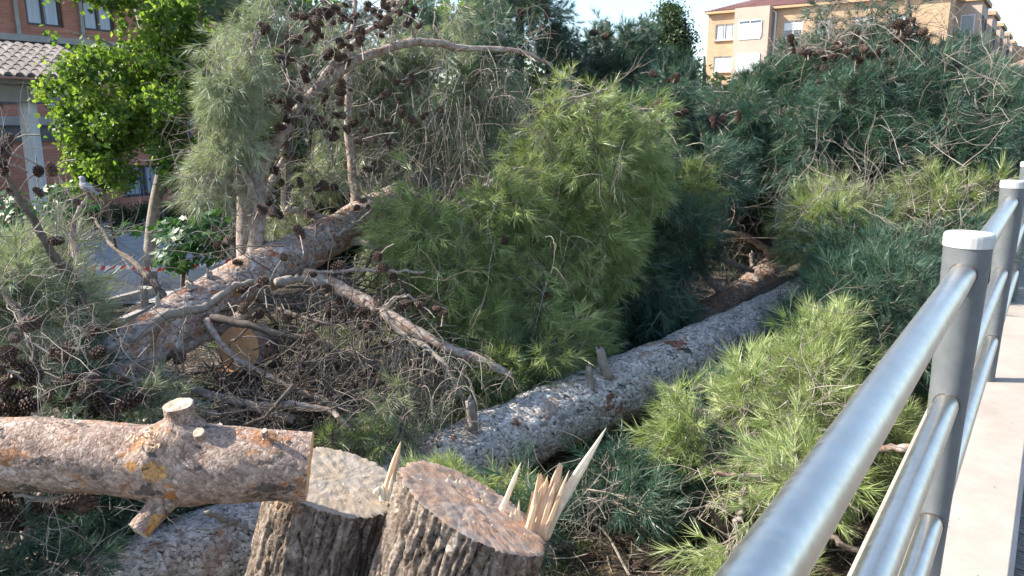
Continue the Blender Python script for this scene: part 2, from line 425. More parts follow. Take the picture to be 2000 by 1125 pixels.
def cutface(name, a, b, rough_tex=True):
    m, nt, bs = new_mat(name)
    uv = coords(nt, 'UV')     # uv centred at pith, metres
    ln = N(nt, 'ShaderNodeVectorMath', operation='LENGTH')
    nz = N(nt, 'ShaderNodeTexNoise'); nz.inputs['Scale'].default_value = 6; nt.links.new(uv, nz.inputs['Vector'])
    va = N(nt, 'ShaderNodeVectorMath', operation='MULTIPLY_ADD'); nt.links.new(nz.outputs['Color'], va.inputs[0]); va.inputs[1].default_value = (.05, .05, 0); nt.links.new(uv, va.inputs[2])
    nt.links.new(va.outputs[0], ln.inputs[0])
    sn = N(nt, 'ShaderNodeMath', operation='MULTIPLY'); nt.links.new(ln.outputs['Value'], sn.inputs[0]); sn.inputs[1].default_value = 420
    si = N(nt, 'ShaderNodeMath', operation='SINE'); nt.links.new(sn.outputs[0], si.inputs[0])
    rings = ramp(nt, si.outputs[0], [(0, (.85, .82, .78)), (1, (1.05, 1.05, 1.05))])
    st = coords(nt, 'UV', (9, 70, 1))
    scr = noise_n(nt, 1.6, 6, .75, st)
    c = ramp(nt, scr, [(.25, a), (.5, tuple((x + y) / 2 for x, y in zip(a, b))), (.8, b)])
    c = mix(nt, .8, c, rings, 'MULTIPLY')
    big = noise_n(nt, 7, 5, .7, uv)
    c = mix(nt, ramp(nt, big, [(.42, (0, 0, 0)), (.62, (.75, .75, .75))]), c, (.46, .40, .34))
    nt.links.new(c, bs.inputs['Base Color']); bs.inputs['Roughness'].default_value = .8
    bump(nt, bs, scr, .45, .004)
    return m
M['cut'] = cutface('sawn_wood', (.42, .22, .13), (.66, .43, .285))
M['cut_pale'] = cutface('sawn_wood_pale', (.36, .27, .185), (.56, .455, .33))
def flatcut():
    m, nt, bs = new_mat('sawn_orange')
    v = coords(nt, 'Object'); nt.links.new(ramp(nt, noise_n(nt, 14, 4, .6, v), [(.3, (.60, .29, .12)), (.7, (.72, .40, .20))]), bs.inputs['Base Color'])
    bs.inputs['Roughness'].default_value = .7; return m
M['cut_orange'] = flatcut()
def tape():
    m, nt, bs = new_mat('tape_red_white')
    uv = coords(nt, 'UV'); wv = N(nt, 'ShaderNodeTexWave'); wv.wave_type = 'BANDS'; wv.bands_direction = 'DIAGONAL'
    wv.inputs['Scale'].default_value = 2.2; nt.links.new(uv, wv.inputs['Vector'])
    nt.links.new(ramp(nt, wv.outputs['Fac'], [(.49, (.6, .05, .04)), (.51, (.8, .8, .8))]), bs.inputs['Base Color']); return m
M['tape'] = tape()
M['feather'] = noisy('feather_grey', [(.3, (.24, .23, .25)), (.7, (.36, .34, .36))], 30, .8, 0)
M['grass'] = foliage_mat('grass_blades', (.05, .11, .02), (.09, .17, .03), (.16, .24, .06), .4, .5)

# ------------------------------------------------------------------ bark relief (numpy cellular noise, periodic around the trunk)
def hash2(i, j, k):
    x = np.sin(i * 127.1 + j * 311.7 + k * 74.7) * 43758.5453
    return x - np.floor(x)
def cells(u, v, nu, seed=0):
    """u in cell units periodic with integer nu"""
    iu = np.floor(u); iv = np.floor(v)
    f1 = np.full(u.shape, 9.); f2 = np.full(u.shape, 9.); cid = np.zeros(u.shape)
    for a in (-1, 0, 1):
        for b in (-1, 0, 1):
            ci = iu + a; cj = iv + b; cw = np.mod(ci, nu)
            x = ci + hash2(cw, cj, seed + 1); y = cj + hash2(cw, cj, seed + 2)
            d = np.hypot(x - u, y - v)
            new = d < f1
            f2 = np.where(new, f1, np.minimum(f2, d)); cid = np.where(new, hash2(cw, cj, seed + 3), cid); f1 = np.where(new, d, f1)
    return f1, f2, cid
def vnoise(u, v, nu, seed=0):
    iu = np.floor(u); iv = np.floor(v); fu = u - iu; fv = v - iv
    fu = fu * fu * (3 - 2 * fu); fv = fv * fv * (3 - 2 * fv)
    h = lambda a, b: hash2(np.mod(iu + a, nu), iv + b, seed)
    return (h(0, 0) * (1 - fu) + h(1, 0) * fu) * (1 - fv) + (h(0, 1) * (1 - fu) + h(1, 1) * fu) * fv

def log_mesh(name, path, rad, mat, parent, nu=120, nv=300, cell_u=.035, cell_v=.05, depth=.006, warp=.3, lump=.012,
             seed=0, squash=None, knots=(), cap_mats=(None, None), top_plane=None, furrow=False):
    """trunk with relief; path world pts, rad per pt. knots: (t, angle, radius, height) swellings"""
    path = np.asarray(path); n = len(path)
    t0 = np.linspace(0, 1, n); tt = np.linspace(0, 1, nv)
    C = np.stack([np.interp(tt, t0, path[:, k]) for k in range(3)], 1); R = np.interp(tt, t0, rad)
    T = np.gradient(C, axis=0); T /= np.linalg.norm(T, axis=1)[:, None]
    ref = np.array([0, 0, 1.0]) if abs(T[0][2]) < .8 else np.array([0, 1.0, 0])
    Nn = np.zeros_like(C); a = ref - T[0] * T[0].dot(ref); Nn[0] = a / np.linalg.norm(a)
    for i in range(1, nv):
        a = Nn[i - 1] - T[i] * Nn[i - 1].dot(T[i]); Nn[i] = a / np.linalg.norm(a)
    B = np.cross(T, Nn)
    seg = np.r_[0, np.cumsum(np.linalg.norm(np.diff(C, axis=0), axis=1))]
    Rm = float(np.mean(R)); circ = 2 * math.pi * Rm
    th = np.arange(nu) * 2 * math.pi / nu
    U, Vv = np.meshgrid(th / (2 * math.pi), seg)            # (nv,nu)
    ncu = max(4, int(round(circ / cell_u)))
    nl = 5
    wu = (vnoise(U * ncu * .5 * 2 / 2, Vv / cell_v * .5, max(1, ncu // 2) if ncu % 2 == 0 else ncu, seed + 9) - .5) * 2 * warp
    w2 = (vnoise(U * 8, Vv / (cell_v * 2.2), 8, seed + 19) - .5) * 2 * warp
    w3 = (vnoise(U * ncu * 2, Vv / cell_v * 2, ncu * 2, seed + 29) - .5) * warp * .9
    uu = U * ncu + (w2 * 1.2 + w3); vv = Vv / cell_v + w2 + w3
    f1, f2, cid = cells(uu, vv, ncu, seed)
    edge = np.clip((f2 - f1) / (.24 if furrow else .32), 0, 1)
    g1, g2, cid2 = cells(uu * 3, vv * 2.2, ncu * 3, seed + 40)
    e2 = np.clip((g2 - g1) / .3, 0, 1)
    low = vnoise(U * nl, Vv / .22, nl, seed + 5) - .5 + .5 * (vnoise(U * nl * 2, Vv / .1, nl * 2, seed + 6) - .5)
    if furrow:
        rel = edge ** .7
        H = depth * (rel - 1) * (1 - .55 * np.clip((Vv / seg[-1] - .93) / .07, 0, 1)) + depth * .45 * (cid - .5) + depth * .3 * (e2 - 1) * rel + depth * .35 * (cid2 - .5) * rel
    else:
        H = depth * (edge - 1) + depth * .6 * (cid - .5) + depth * .35 * (e2 - 1) + depth * .3 * (cid2 - .5)
    H = H + lump * low
    for (kt, ka, kr, kh) in knots:
        dv = (Vv - kt * seg[-1]); da = (th[None, :] - ka + math.pi) % (2 * math.pi) - math.pi
        d = np.hypot(dv, da * Rm) / kr
        H = H + kh * np.exp(-d * d) 
    RR = R[:, None] + H
    cs, sn = np.cos(th), np.sin(th)
    V = C[:, None, :] + (cs[None, :, None] * Nn[:, None, :] + sn[None, :, None] * B[:, None, :]) * RR[..., None]
    if top_plane is not None:                                # shear the end ring onto a plane (point, normal)
        p0, nn = np.array(top_plane[0]), unit(top_plane[1])
        den = T @ nn
        L = seg[-1]
        k = np.clip((seg / L), 0, 1)[:, None]
        dist = ((p0 - V[-1]) @ nn) / (T[-1] @ nn)            # per angle shift needed at the end
        V = V + T[:, None, :] * (dist[None, :] * k)[..., None]
    verts = V.reshape(-1, 3)
    idx = np.arange(nv * nu).reshape(nv, nu)
    q = np.stack([idx[:-1], np.roll(idx[:-1], -1, 1), np.roll(idx[1:], -1, 1), idx[1:]], -1).reshape(-1, 4)
    me = bpy.data.meshes.new(name)
    base = root_loc(parent) if parent else Vector((0, 0, 0))
    vv_ = (verts - np.array(base))
    me.vertices.add(len(vv_)); me.vertices.foreach_set('co', vv_.ravel())
    me.loops.add(q.size); me.loops.foreach_set('vertex_index', q.ravel())
    me.polygons.add(len(q)); me.polygons.foreach_set('loop_start', np.arange(len(q)) * 4)
    try: me.polygons.foreach_set('loop_total', np.full(len(q), 4))
    except Exception: pass
    me.update(calc_edges=True)
    uvl = me.uv_layers.new(name='UVMap')
    un = np.concatenate([U, np.ones((nv, 1))], 1) * circ; vn = np.concatenate([Vv, Vv[:, :1]], 1)
    j = np.arange(nu); UVq = []
    a = np.stack([un[:-1, :-1], vn[:-1, :-1]], -1); b = np.stack([un[:-1, 1:], vn[:-1, 1:]], -1)
    c = np.stack([un[1:, 1:], vn[1:, 1:]], -1); d = np.stack([un[1:, :-1], vn[1:, :-1]], -1)
    uvl.data.foreach_set('uv', np.stack([a, b, c, d], 2).reshape(-1, 2).ravel())
    for nm, arr in (('cellr', cid * .6 + cid2 * .4), ('relief', edge if not furrow else edge ** .7)):
        at = me.attributes.new(nm, 'FLOAT', 'POINT'); at.data.foreach_set('value', arr.ravel().astype(np.float32))
    me.polygons.foreach_set('use_smooth', [True] * len(q))
    me.materials.append(mat)
    o = bpy.data.objects.new(name, me); COL.objects.link(o)
    if parent: o.parent = parent; o.location = (0, 0, 0) if parent.parent is None else (0, 0, 0)
    for e, cm in ((0, cap_mats[0]), (-1, cap_mats[1])):
        if cm is None: continue
        ring = V[e]; cap_face('cut_face', ring, T[e] * (1 if e else -1), cm, parent, seed)
    return o, V

def cap_face(name, ring, nrm, mat, parent, seed=0, rings=14, rough=.004, proud=.002):
    """a sawn face filling a ring of world points, with uneven surface"""
    ring = np.asarray(ring); n = len(ring); c = ring.mean(0); nrm = unit(nrm)
    r_ = np.random.default_rng(seed + 3)
    V = [c + nrm * proud]; R0 = [np.zeros(2)]
    ex = unit(ring[0] - c); ey = np.cross(nrm, ex)
    for k in range(1, rings + 1):
        f = k / rings
        for j in range(n):
            p = c + (ring[j] - c) * f
            if k < rings: p = p + nrm * (proud + rough * (noise.noise(Vector(p * 22)) + .5 * noise.noise(Vector(p * 60))) * 1.5)
            V.append(p)
    V = np.array(V)
    F = [(0, 1 + j, 1 + (j + 1) % n) for j in range(n)]
    for k in range(rings - 1):
        o = 1 + k * n
        for j in range(n):
            j2 = (j + 1) % n
            F.append((o + j, o + n + j, o + n + j2, o + j2))
    base = np.array(root_loc(parent)) if parent else 0
    me = bpy.data.meshes.new(name); me.from_pydata((V - base).tolist(), [], F); me.materials.append(mat); me.polygons.foreach_set('use_smooth', [True] * len(F))
    uvl = me.uv_layers.new(name='UVMap')
    uv = np.stack([(V - c) @ ex, (V - c) @ ey], 1)
    li = np.zeros(len(me.loops), int); me.loops.foreach_get('vertex_index', li); uvl.data.foreach_set('uv', uv[li].ravel())
    o = bpy.data.objects.new(name, me); COL.objects.link(o)
    if parent: o.parent = parent
    return o

# ------------------------------------------------------------------ foliage variants (source meshes for geometry nodes)
def needle_tris(V, F, base, axis, L, nlen, k, r, width=.0028, lo=14, hi=48):
    ax = unit(axis); ref = unit(np.cross(ax, [.3, .8, .5])); bt = np.cross(ax, ref)
    for i in range(k):
        t = (r.random() ** .7); p = base + ax * (L * t)
        a = r.random() * 2 * math.pi; el = math.radians(lo + (hi - lo) * (1 - t) * .8 + r.random() * 14)
        d = ax * math.cos(el) + (ref * math.cos(a) + bt * math.sin(a)) * math.sin(el)
        l = nlen * (.75 + .4 * r.random())
        s = unit(np.cross(d, r.normal(size=3))) * width / 2
        o = len(V)
        bend = np.array([0, 0, 0.0]) + r.normal(size=3) * .006
        V += [p - s, p + s, p + d * l + bend]; F.append((o, o + 1, o + 2))
def spray_mesh(name, mat, seed, L=.26, shoots=5, nlen=.125, k=24, width=.0048, tw=.003):
    r = np.random.default_rng(seed)
    V = []; F = []; mi = []
    mb = MB()
    pts = [np.zeros(3)]; d = np.array([0, 0, 1.0])
    for i in range(4):
        d = unit(d + r.normal(size=3) * .16); pts.append(pts[-1] + d * L / 4)
    mb.tube(pts, np.linspace(tw, tw * .6, 5), 3, False, 1)
    needle_tris(V, F, np.array(pts[-2]), d, L * .30, nlen, int(k * 1.2), r, width)
    for s in range(shoots):
        f = .25 + .6 * s / shoots; q = f * 4; i = int(q); b = pts[i] + (pts[i + 1] - pts[i]) * (q - i)
        a = s * 2.4 + r.random(); el = math.radians(35 + 25 * r.random())
        dd = unit(np.array([math.cos(a) * math.sin(el), math.sin(a) * math.sin(el), math.cos(el)]))
        l = L * (.32 + .25 * r.random())
        mb.tube([b, b + dd * l * .5 + r.normal(size=3) * .006, b + dd * l], [tw * .7, tw * .6, tw * .5], 3, False, 1)
        needle_tris(V, F, b + dd * l * .45, dd, l * .6, nlen * .95, k, r, width)
    mb.add(np.array(V), F, 0)
    me = bpy.data.meshes.new(name)
    me.from_pydata(np.concatenate(mb.v).tolist(), [], mb.f)
    me.materials.append(mat); me.materials.append(M['twig']); me.polygons.foreach_set('material_index', mb.m)
    return bpy.data.objects.new(name, me)
def leaf_cluster(name, mat, seed, n=14, size=.075, spread=.16, lobed=False):
    r = np.random.default_rng(seed); mb = MB()
    for i in range(n):
        p = r.normal(size=3) * spread * .5; p[2] = abs(p[2])
        d = unit(r.normal(size=3) + np.array([0, 0, -.1])); s = unit(np.cross(d, r.normal(size=3))); u = np.cross(d, s)
        l = size * (.7 + .6 * r.random()); wd = l * .42
        if lobed:
            vs = [p, p + d * l * .15 + s * wd * 1.1, p + d * l * .45 + s * wd * .6, p + d * l * .6 + s * wd * 1.2, p + d * l * .7 + s * wd * .35, p + d * l,
                  p + d * l * .7 - s * wd * .35, p + d * l * .6 - s * wd * 1.2, p + d * l * .45 - s * wd * .6, p + d * l * .15 - s * wd * 1.1]
            mb.add(vs, [tuple(range(10))], 0)
        else:
            vs = [p, p + d * l * .4 + s * wd + u * l * .08, p + d * l, p + d * l * .4 - s * wd + u * l * .08, p + d * l * .5]
            mb.add(vs, [(0, 1, 4), (1, 2, 4), (2, 3, 4), (3, 0, 4)], 0)
        if i % 3 == 0: mb.tube([np.zeros(3), p * .5 + [0, 0, .01], p], .0018, 3, False, 1)
    me = bpy.data.meshes.new(name); me.from_pydata(np.concatenate(mb.v).tolist(), [], mb.f)
    me.materials.append(mat); me.materials.append(M['twig_dark']); me.polygons.foreach_set('material_index', mb.m)
    return bpy.data.objects.new(name, me)

VAR = {}
for key in ('needle', 'needle_blue', 'needle_grey', 'needle_dry'):
    VAR[key] = [spray_mesh('spray', M[key], 10 + i, L=.24 + .04 * (i % 3), shoots=3 + i % 3, k=24) for i in range(5)]
VAR['needle_far'] = [spray_mesh('spray', M['needle_blue'], 30 + i, L=.40, shoots=6, nlen=.15, k=26, width=.008, tw=.006) for i in range(4)]
VAR['leaf'] = [leaf_cluster('leaf_spray', M['leaf'], 50 + i) for i in range(5)]
VAR['leaf_dark'] = [leaf_cluster('leaf_spray', M['leaf_dark'], 60 + i, 12, .10, .2, True) for i in range(4)]
VAR['leaf_far'] = [leaf_cluster('leaf_spray', M['leaf_far'], 70 + i, 44, .11, .55) for i in range(4)]
def blade_mesh(seed):
    r = np.random.default_rng(seed); V = []; F = []
    for i in range(40):
        p = np.array([r.normal() * .06, r.normal() * .06, 0]); d = unit([r.normal() * .35, r.normal() * .35, 1]); s = unit(np.cross(d, r.normal(size=3))) * .002
        l = .06 + .07 * r.random(); o = len(V); V += [p - s, p + s, p + d * l]; F.append((o, o + 1, o + 2))
    me = bpy.data.meshes.new('grass_tuft'); me.from_pydata([tuple(v) for v in V], [], F); me.materials.append(M['grass'])
    return bpy.data.objects.new('grass_tuft', me)
VAR['grass'] = [blade_mesh(90 + i) for i in range(3)]
def litter_mesh(seed):
    r = np.random.default_rng(seed); V = []; F = []; mb = MB()
    for i in range(26):
        p = np.array([r.normal() * .09, r.normal() * .09, .004 + .012 * r.random()]); a = r.random() * 6.28
        d = unit([math.cos(a), math.sin(a), r.normal() * .12]); s = unit(np.cross(d, [0, 0, 1])) * .0016
        l = .06 + .07 * r.random(); o = len(V); V += [p - s, p + s, p + d * l]; F.append((o, o + 1, o + 2))
    mb.add(V, F, 0)
    for i in range(2):
        p = np.array([r.normal() * .1, r.normal() * .1, .012]); a = r.random() * 6.28; d = np.array([math.cos(a), math.sin(a), .05])
        mb.tube([p, p + d * .08, p + d * .16 + r.normal(size=3) * .015], [.004, .003, .002], 3, False, 1)
    me = bpy.data.meshes.new('litter'); me.from_pydata(np.concatenate(mb.v).tolist(), [], mb.f); me.materials.append(M['needle_dry']); me.materials.append(M['twig'])
    me.polygons.foreach_set('material_index', mb.m)
    return bpy.data.objects.new('litter', me)
VAR['litter'] = [litter_mesh(95 + i) for i in range(4)]

_groups = {}
def gn_group(key):
    if key in _groups: return _groups[key]
    g = bpy.data.node_groups.new('scatter_' + key, 'GeometryNodeTree')
    g.interface.new_socket('Geometry', in_out='INPUT', socket_type='NodeSocketGeometry')
    g.interface.new_socket('Geometry', in_out='OUTPUT', socket_type='NodeSocketGeometry')
    gi = g.nodes.new('NodeGroupInput'); go = g.nodes.new('NodeGroupOutput')
    iop = g.nodes.new('GeometryNodeInstanceOnPoints'); jn = g.nodes.new('GeometryNodeJoinGeometry')
    for o in VAR[key]:
        oi = g.nodes.new('GeometryNodeObjectInfo'); oi.inputs['Object'].default_value = o; oi.inputs['As Instance'].default_value = True
        g.links.new(oi.outputs['Geometry'], jn.inputs[0])
    def attr(nm, ty):
        a = g.nodes.new('GeometryNodeInputNamedAttribute'); a.data_type = ty; a.inputs['Name'].default_value = nm; return a.outputs['Attribute']
    iop.inputs['Pick Instance'].default_value = True
    g.links.new(gi.outputs[0], iop.inputs['Points']); g.links.new(jn.outputs[0], iop.inputs['Instance'])
    g.links.new(attr('var', 'INT'), iop.inputs['Instance Index'])
    g.links.new(attr('rot', 'FLOAT_VECTOR'), iop.inputs['Rotation']); g.links.new(attr('scl', 'FLOAT'), iop.inputs['Scale'])
    g.links.new(iop.outputs[0], go.inputs[0])
    _groups[key] = g; return g
def scatter(name, key, pts, dirs, scl, parent=None, spin=True):
    n = len(pts)
    if n == 0: return None
    base = np.array(root_loc(parent)) if parent else np.zeros(3)
    me = bpy.data.meshes.new(name); me.vertices.add(n); me.vertices.foreach_set('co', (np.asarray(pts) - base).ravel())
    rot = np.zeros((n, 3))
    for i in range(n):
        q = Vector(dirs[i]).to_track_quat('Z', 'Y')
        e = (q.to_matrix() @ Matrix.Rotation(random.random() * 6.283, 3, 'Z')).to_euler(); rot[i] = e
    a = me.attributes.new('rot', 'FLOAT_VECTOR', 'POINT'); a.data.foreach_set('vector', rot.ravel())
    a = me.attributes.new('scl', 'FLOAT', 'POINT'); a.data.foreach_set('value', np.asarray(scl, dtype=np.float32))
    a = me.attributes.new('var', 'INT', 'POINT'); a.data.foreach_set('value', rng.integers(0, len(VAR[key]), n).astype(np.int32))
    for m in VAR[key][0].data.materials: me.materials.append(m)
    o = bpy.data.objects.new(name, me); COL.objects.link(o); o['kind'] = 'stuff'
    if parent: o.parent = parent
    md = o.modifiers.new('scatter', 'NODES'); md.node_group = gn_group(key)
    return o

class Tree:
    """a pine: Empty > trunk, limbs, twigs, needles, cones"""
    def __init__(s, name, loc, label, group=None, cat='fallen tree'):
        s.root = empty(name, loc, label, cat, group); s.tw = MB(); s.twd = MB(); s.sp = {}; s.ncone = 0
    def limb(s, rows, sides=10, n=20, mat='limb', wob=.012, name='limb'):
        p, r = pxpath(rows, n)
        p = p + rng.normal(size=p.shape) * wob * .5
        r = r * (1 + .12 * rng.normal(size=len(r)) * .6)
        mb = MB().tube(p, np.abs(r) + .0015, sides)
        o = mb.build(name, M[mat], s.root, smooth=True); return p
    def spray(s, key, p, d, sc):
        if not clear(np.array(p) + np.array(d) * .16 * sc): return
        s.sp.setdefault(key, []).append((p, d, sc))
    def bough(s, base, d, L, key, dens=9, droop=.25, sc=1.0, tw=.006, leafy=.3):
        """a drooping bough carrying sprays"""
        n = 6; pts = [np.array(base)]; d = unit(d)
        for i in range(n):
            d = unit(d + np.array([0, 0, -droop / n * 1.6]) + rng.normal(size=3) * .13); pts.append(pts[-1] + d * L / n)
        if not (clear(pts[-1]) and clear(pts[3])): return
        s.tw.tube(pts, np.linspace(tw, tw * .35, n + 1), 4, False)
        for k in range(dens):
            f = leafy + (1 - leafy) * (k + rng.random()) / dens; q = min(f * n, n - 1e-3); i = int(q)
            p = pts[i] + (pts[i + 1] - pts[i]) * (q - i); ax = unit(pts[i + 1] - pts[i])
            side = unit(rng.normal(size=3)); dd = unit(ax * .9 + side * .75 + np.array([0, 0, -.15 * droop]))
            s.spray(key, p, dd, sc * (.55 + .8 * rng.random()))
        s.spray(key, pts[-1], d, sc)
    def blob(s, px, py, Y, rx, ry, rd, n, key='needle', bias=(0, 0, 0), L=.55, dens=9, droop=.35, sc=1.0, inner=.15):
        c = np.array(P(px, py, Y)); a = rx * Y / 1480; b = ry * Y / 1480
        for i in range(n):
            u = unit(rng.normal(size=3)); u[1] = -abs(u[1]) if rng.random() < .75 else u[1]; rr = inner + (.72 - inner) * rng.random() ** .6
            p = c + u * np.array([a, rd, b]) * rr
            if noise.noise(Vector(p * 1.9)) < -.3: continue
            d = u * np.array([.8, .5, .5]) * .8 + np.array(bias) * 1.1 + rng.normal(size=3) * .33
            l = L * (.6 + .6 * rng.random())
            s.bough(p, d, min(l, .75 * min(a, b) + .12), key, dens, droop, sc)
    def tangle(s, pts, n, L=.5, r=.005, curl=.3, down=.1, fork=2, spread=.05, outward=None, dark=False):
        pts = np.asarray(pts); s.cur = s.twd if dark else s.tw
        for i in range(n):
            b = pts[rng.integers(0, len(pts))] + rng.normal(size=3) * spread
            d = unit(rng.normal(size=3) + (outward if outward is not None else 0))
            s.wire(b, d, L * (.5 + .9 * rng.random()), r * (.6 + .7 * rng.random()), curl, down, fork)
    def wire(s, b, d, L, r, curl, down, fork):
        if not (clear(np.array(b) + unit(d) * L * .6, True) and clear(np.array(b) + unit(d) * L, True)): return
        n = 8; p = [np.array(b)]; w0 = rng.normal(size=3) * curl
        for i in range(n):
            w0 = w0 * .6 + rng.normal(size=3) * curl * .42
            d = unit(d + w0 + np.array([0, 0, -down])); p.append(p[-1] + d * L / n)
        s.cur.tube(p, np.linspace(r * .8, r * .3, n + 1), 4, False)
        for k in range(fork + (fork > 0)):
            i = int(rng.integers(2, n)); s.wire(p[i], unit(d + rng.normal(size=3) * .9), L * .5, r * .6, curl, down, fork - 1 if fork > 1 and rng.random() < .5 else 0)
    def cone(s, p, sc=1.0, up=None, open_=None):
        if s.ncone >= 298: return
        me = CONES[(s.ncone if open_ is None else open_) % len(CONES)]; s.ncone += 1
        o = bpy.data.objects.new('pine_cone', me); COL.objects.link(o); o.parent = s.root
        o.location = Vector(p) - Vector(s.root.location)
        o.rotation_euler = (random.uniform(-1.9, 1.9), random.uniform(-1.2, 1.2), random.uniform(0, 6.28)); o.scale = (sc,) * 3
        return o
    def cones_px(s, lst, Y, sc=1.0, j=.15):
        for a in lst:
            px, py = a[0], a[1]; y = a[2] if len(a) > 2 else Y
            if 400 < px < 530 and 630 < py < 730 and y < 5.5: continue
            p = P(px, py, y + random.uniform(-j, j)); s.cone(p, sc * random.uniform(.72, 1.3))
            # stalk
            q = np.array(p); d = rng.normal(size=3) * .05
            s.tw.tube([q, q + d, q + d * 1.8 + np.array([0, 0, -.03])], [.005, .0045, .006], 4, False)
    def finish(s, twmat='twig'):
        if s.tw.n:
            o = s.tw.build('twigs', M[twmat], s.root, smooth=True); o['kind'] = 'stuff'
        if s.twd.n:
            o = s.twd.build('dead_twigs', M['twig_dark'], s.root, smooth=True); o['kind'] = 'stuff'
        for k, l in s.sp.items():
            scatter('needles' if k.startswith('needle') else 'leaves', k, [a[0] for a in l], [a[1] for a in l], [a[2] for a in l], s.root)

def cone_mesh(openness, seed, L=.10, R=.034):
    r = np.random.default_rng(seed); mb = MB(); n = 72
    for i in range(n):
        t = (i + .5) / n; a = i * 2.39996
        z = -L * .5 + L * t; rr = R * (math.sin(math.pi * min(1, (.12 + .88 * t)) ** .85) ** .75) * (1 if t < .9 else .8) + .002
        el = math.radians(10 + openness * (1 - t) * 30 + 60 * t * (1 - openness * .5))
        o_ = np.array([math.cos(a), math.sin(a), 0]); zz = np.array([0, 0, 1.0]); tn = np.cross(zz, o_)
        d = o_ * math.cos(el) + zz * math.sin(el); nn = -o_ * math.sin(el) + zz * math.cos(el)
        b = o_ * rr * .2 + zz * (z - L * .06 * math.sin(el)); l = rr * .95 + .006; wd = .0115 * (1 - .45 * t)
        tip = b + d * l
        vs = [b, b + d * l * .75 + tn * wd, tip, b + d * l * .75 - tn * wd, b + d * l * .86 - nn * .005, b + d * l * .8 + nn * .0035]
        mb.add(vs, [(0, 1, 5), (0, 5, 3), (1, 2, 5), (2, 3, 5), (1, 4, 2), (2, 4, 3), (0, 4, 1), (0, 3, 4)], 0)
    mb.tube([[0, 0, -L * .5], [0, 0, 0], [0, 0, L * .45]], [R * .3, R * .45, R * .15], 6, True)
    me = bpy.data.meshes.new('pine_cone'); me.from_pydata(np.concatenate(mb.v).tolist(), [], mb.f); me.materials.append(M['cone'])
    return me
CONES = [cone_mesh(1.0, 1), cone_mesh(.6, 2, .11, .032), cone_mesh(.9, 3, .09, .036), cone_mesh(.15, 4, .10, .030)]
#@@PART2
# ================================================================== SETTING
def V3(*a): return Vector(a)
UP = V3(0, 0, 1)
BD = V3(.712, 1, 0).normalized()          # along the bridge
BR = V3(BD.y, -BD.x, 0)                   # to the right of it
P1 = V3(1.315, 2.16, 1.25)
STEP = 2.443
DECK = 1.25

# ground: one sheet, gently uneven near by
def ground():
    xs = np.r_[-400, -150, -60, np.linspace(-30, 30, 90), 60, 150, 400]
    ys = np.r_[-60, -20, np.linspace(-6, 40, 80), 70, 150, 600]
    V = []
    for y in ys:
        for x in xs:
            z = 0
            if -30 <= x <= 30 and -6 <= y <= 40:
                near = max(0, min(1, (10 - math.hypot(x - 1, y - 5)) / 5))
                z = .09 * near * noise.noise(Vector((x * .7, y * .7, 0))) + .03 * near * noise.noise(Vector((x * 3, y * 3, 2)))
            V.append((x, y, z))
    n = len(xs); F = [(j * n + i, j * n + i + 1, (j + 1) * n + i + 1, (j + 1) * n + i) for j in range(len(ys) - 1) for i in range(n - 1)]
    mb = MB(); mb.add(V, F); o = mb.build('ground', M['soil'], smooth=True); o['kind'] = 'structure'
ground()
def sheet(name, pts, z, mat):
    mb = MB(); mb.add([(p[0], p[1], z) for p in pts], [tuple(range(len(pts)))]); o = mb.build(name, M[mat]); o['kind'] = 'structure'; return o
# paved square at the left, raised slightly on its own slab
A = PZ(330, 600, 0); B_ = PZ(130, 640, 0)
sheet('pavement', [tuple(PZ(*q, 0))[:2] for q in ((-900, 640), (150, 600), (340, 590), (480, 520), (640, 450), (640, 330), (-900, 330))], .012, 'paving')
sheet('planting_bed', [(-9, 7.6), (-4.3, 8.6), (-4.1, 9.9), (-6.6, 10.6), (-9, 10.2)], .016, 'soil')
# bed edging stones
def edging(a, b, n):
    for i in range(n):
        p = a.lerp(b, (i + .5) / n); L = (b - a).length / n - .012; d = (b - a).normalized()
        m = MB().box(p + UP * .06, L, .10, .15, (d, V3(-d.y, d.x, 0), UP))
        o = m.build('edging_stone', M['concrete'], EDGE); 
EDGE = empty('planter_edging', PZ(295, 580, 0), 'low grey kerb stones edging the planting bed behind the fallen trunk', 'edging')
q0, q1, q2, q3 = PZ(178, 553, 0), PZ(296, 578, 0), PZ(205, 603, 0), PZ(60, 560, 0)
edging(q0, q1, 3); edging(q1, q2, 2)
edging(PZ(240, 640, 0), PZ(318, 604, 0), 2)

# ------------------------------------------------------------------ bridge
c0 = P1 - BD * 4; c1 = P1 + BD * 30
kerb = bpy.data.objects.new('bridge_kerb', None); COL.objects.link(kerb); kerb.location = P1; kerb['kind'] = 'structure'
for i in range(-2, 13):
    kb = MB(); kb.box(P1 + BD * (STEP * (i + .5) + .13) + UP * -.14 + BR * .008, STEP - .004, .446, .28, (BD, -BR, UP))
    o = kb.build('kerb_stone', M['stone'], kerb)
    bm_ = o.modifiers.new('bevel', 'BEVEL'); bm_.width = .004; bm_.segments = 2
sb = MB()
sb.box((c0 + c1) / 2 + BR * 1.7 - UP * .26, (c1 - c0).length, 2.95, .2, (BD, -BR, UP))
sb.box((c0 + c1) / 2 - UP * .46, (c1 - c0).length, .34, .34, (BD, -BR, UP))
o = sb.build('bridge_slab', M['concrete_dark']); o['kind'] = 'structure'
deck = bpy.data.objects.new('boardwalk', None); COL.objects.link(deck); deck.location = P1 + BR * 1.5; deck['kind'] = 'structure'
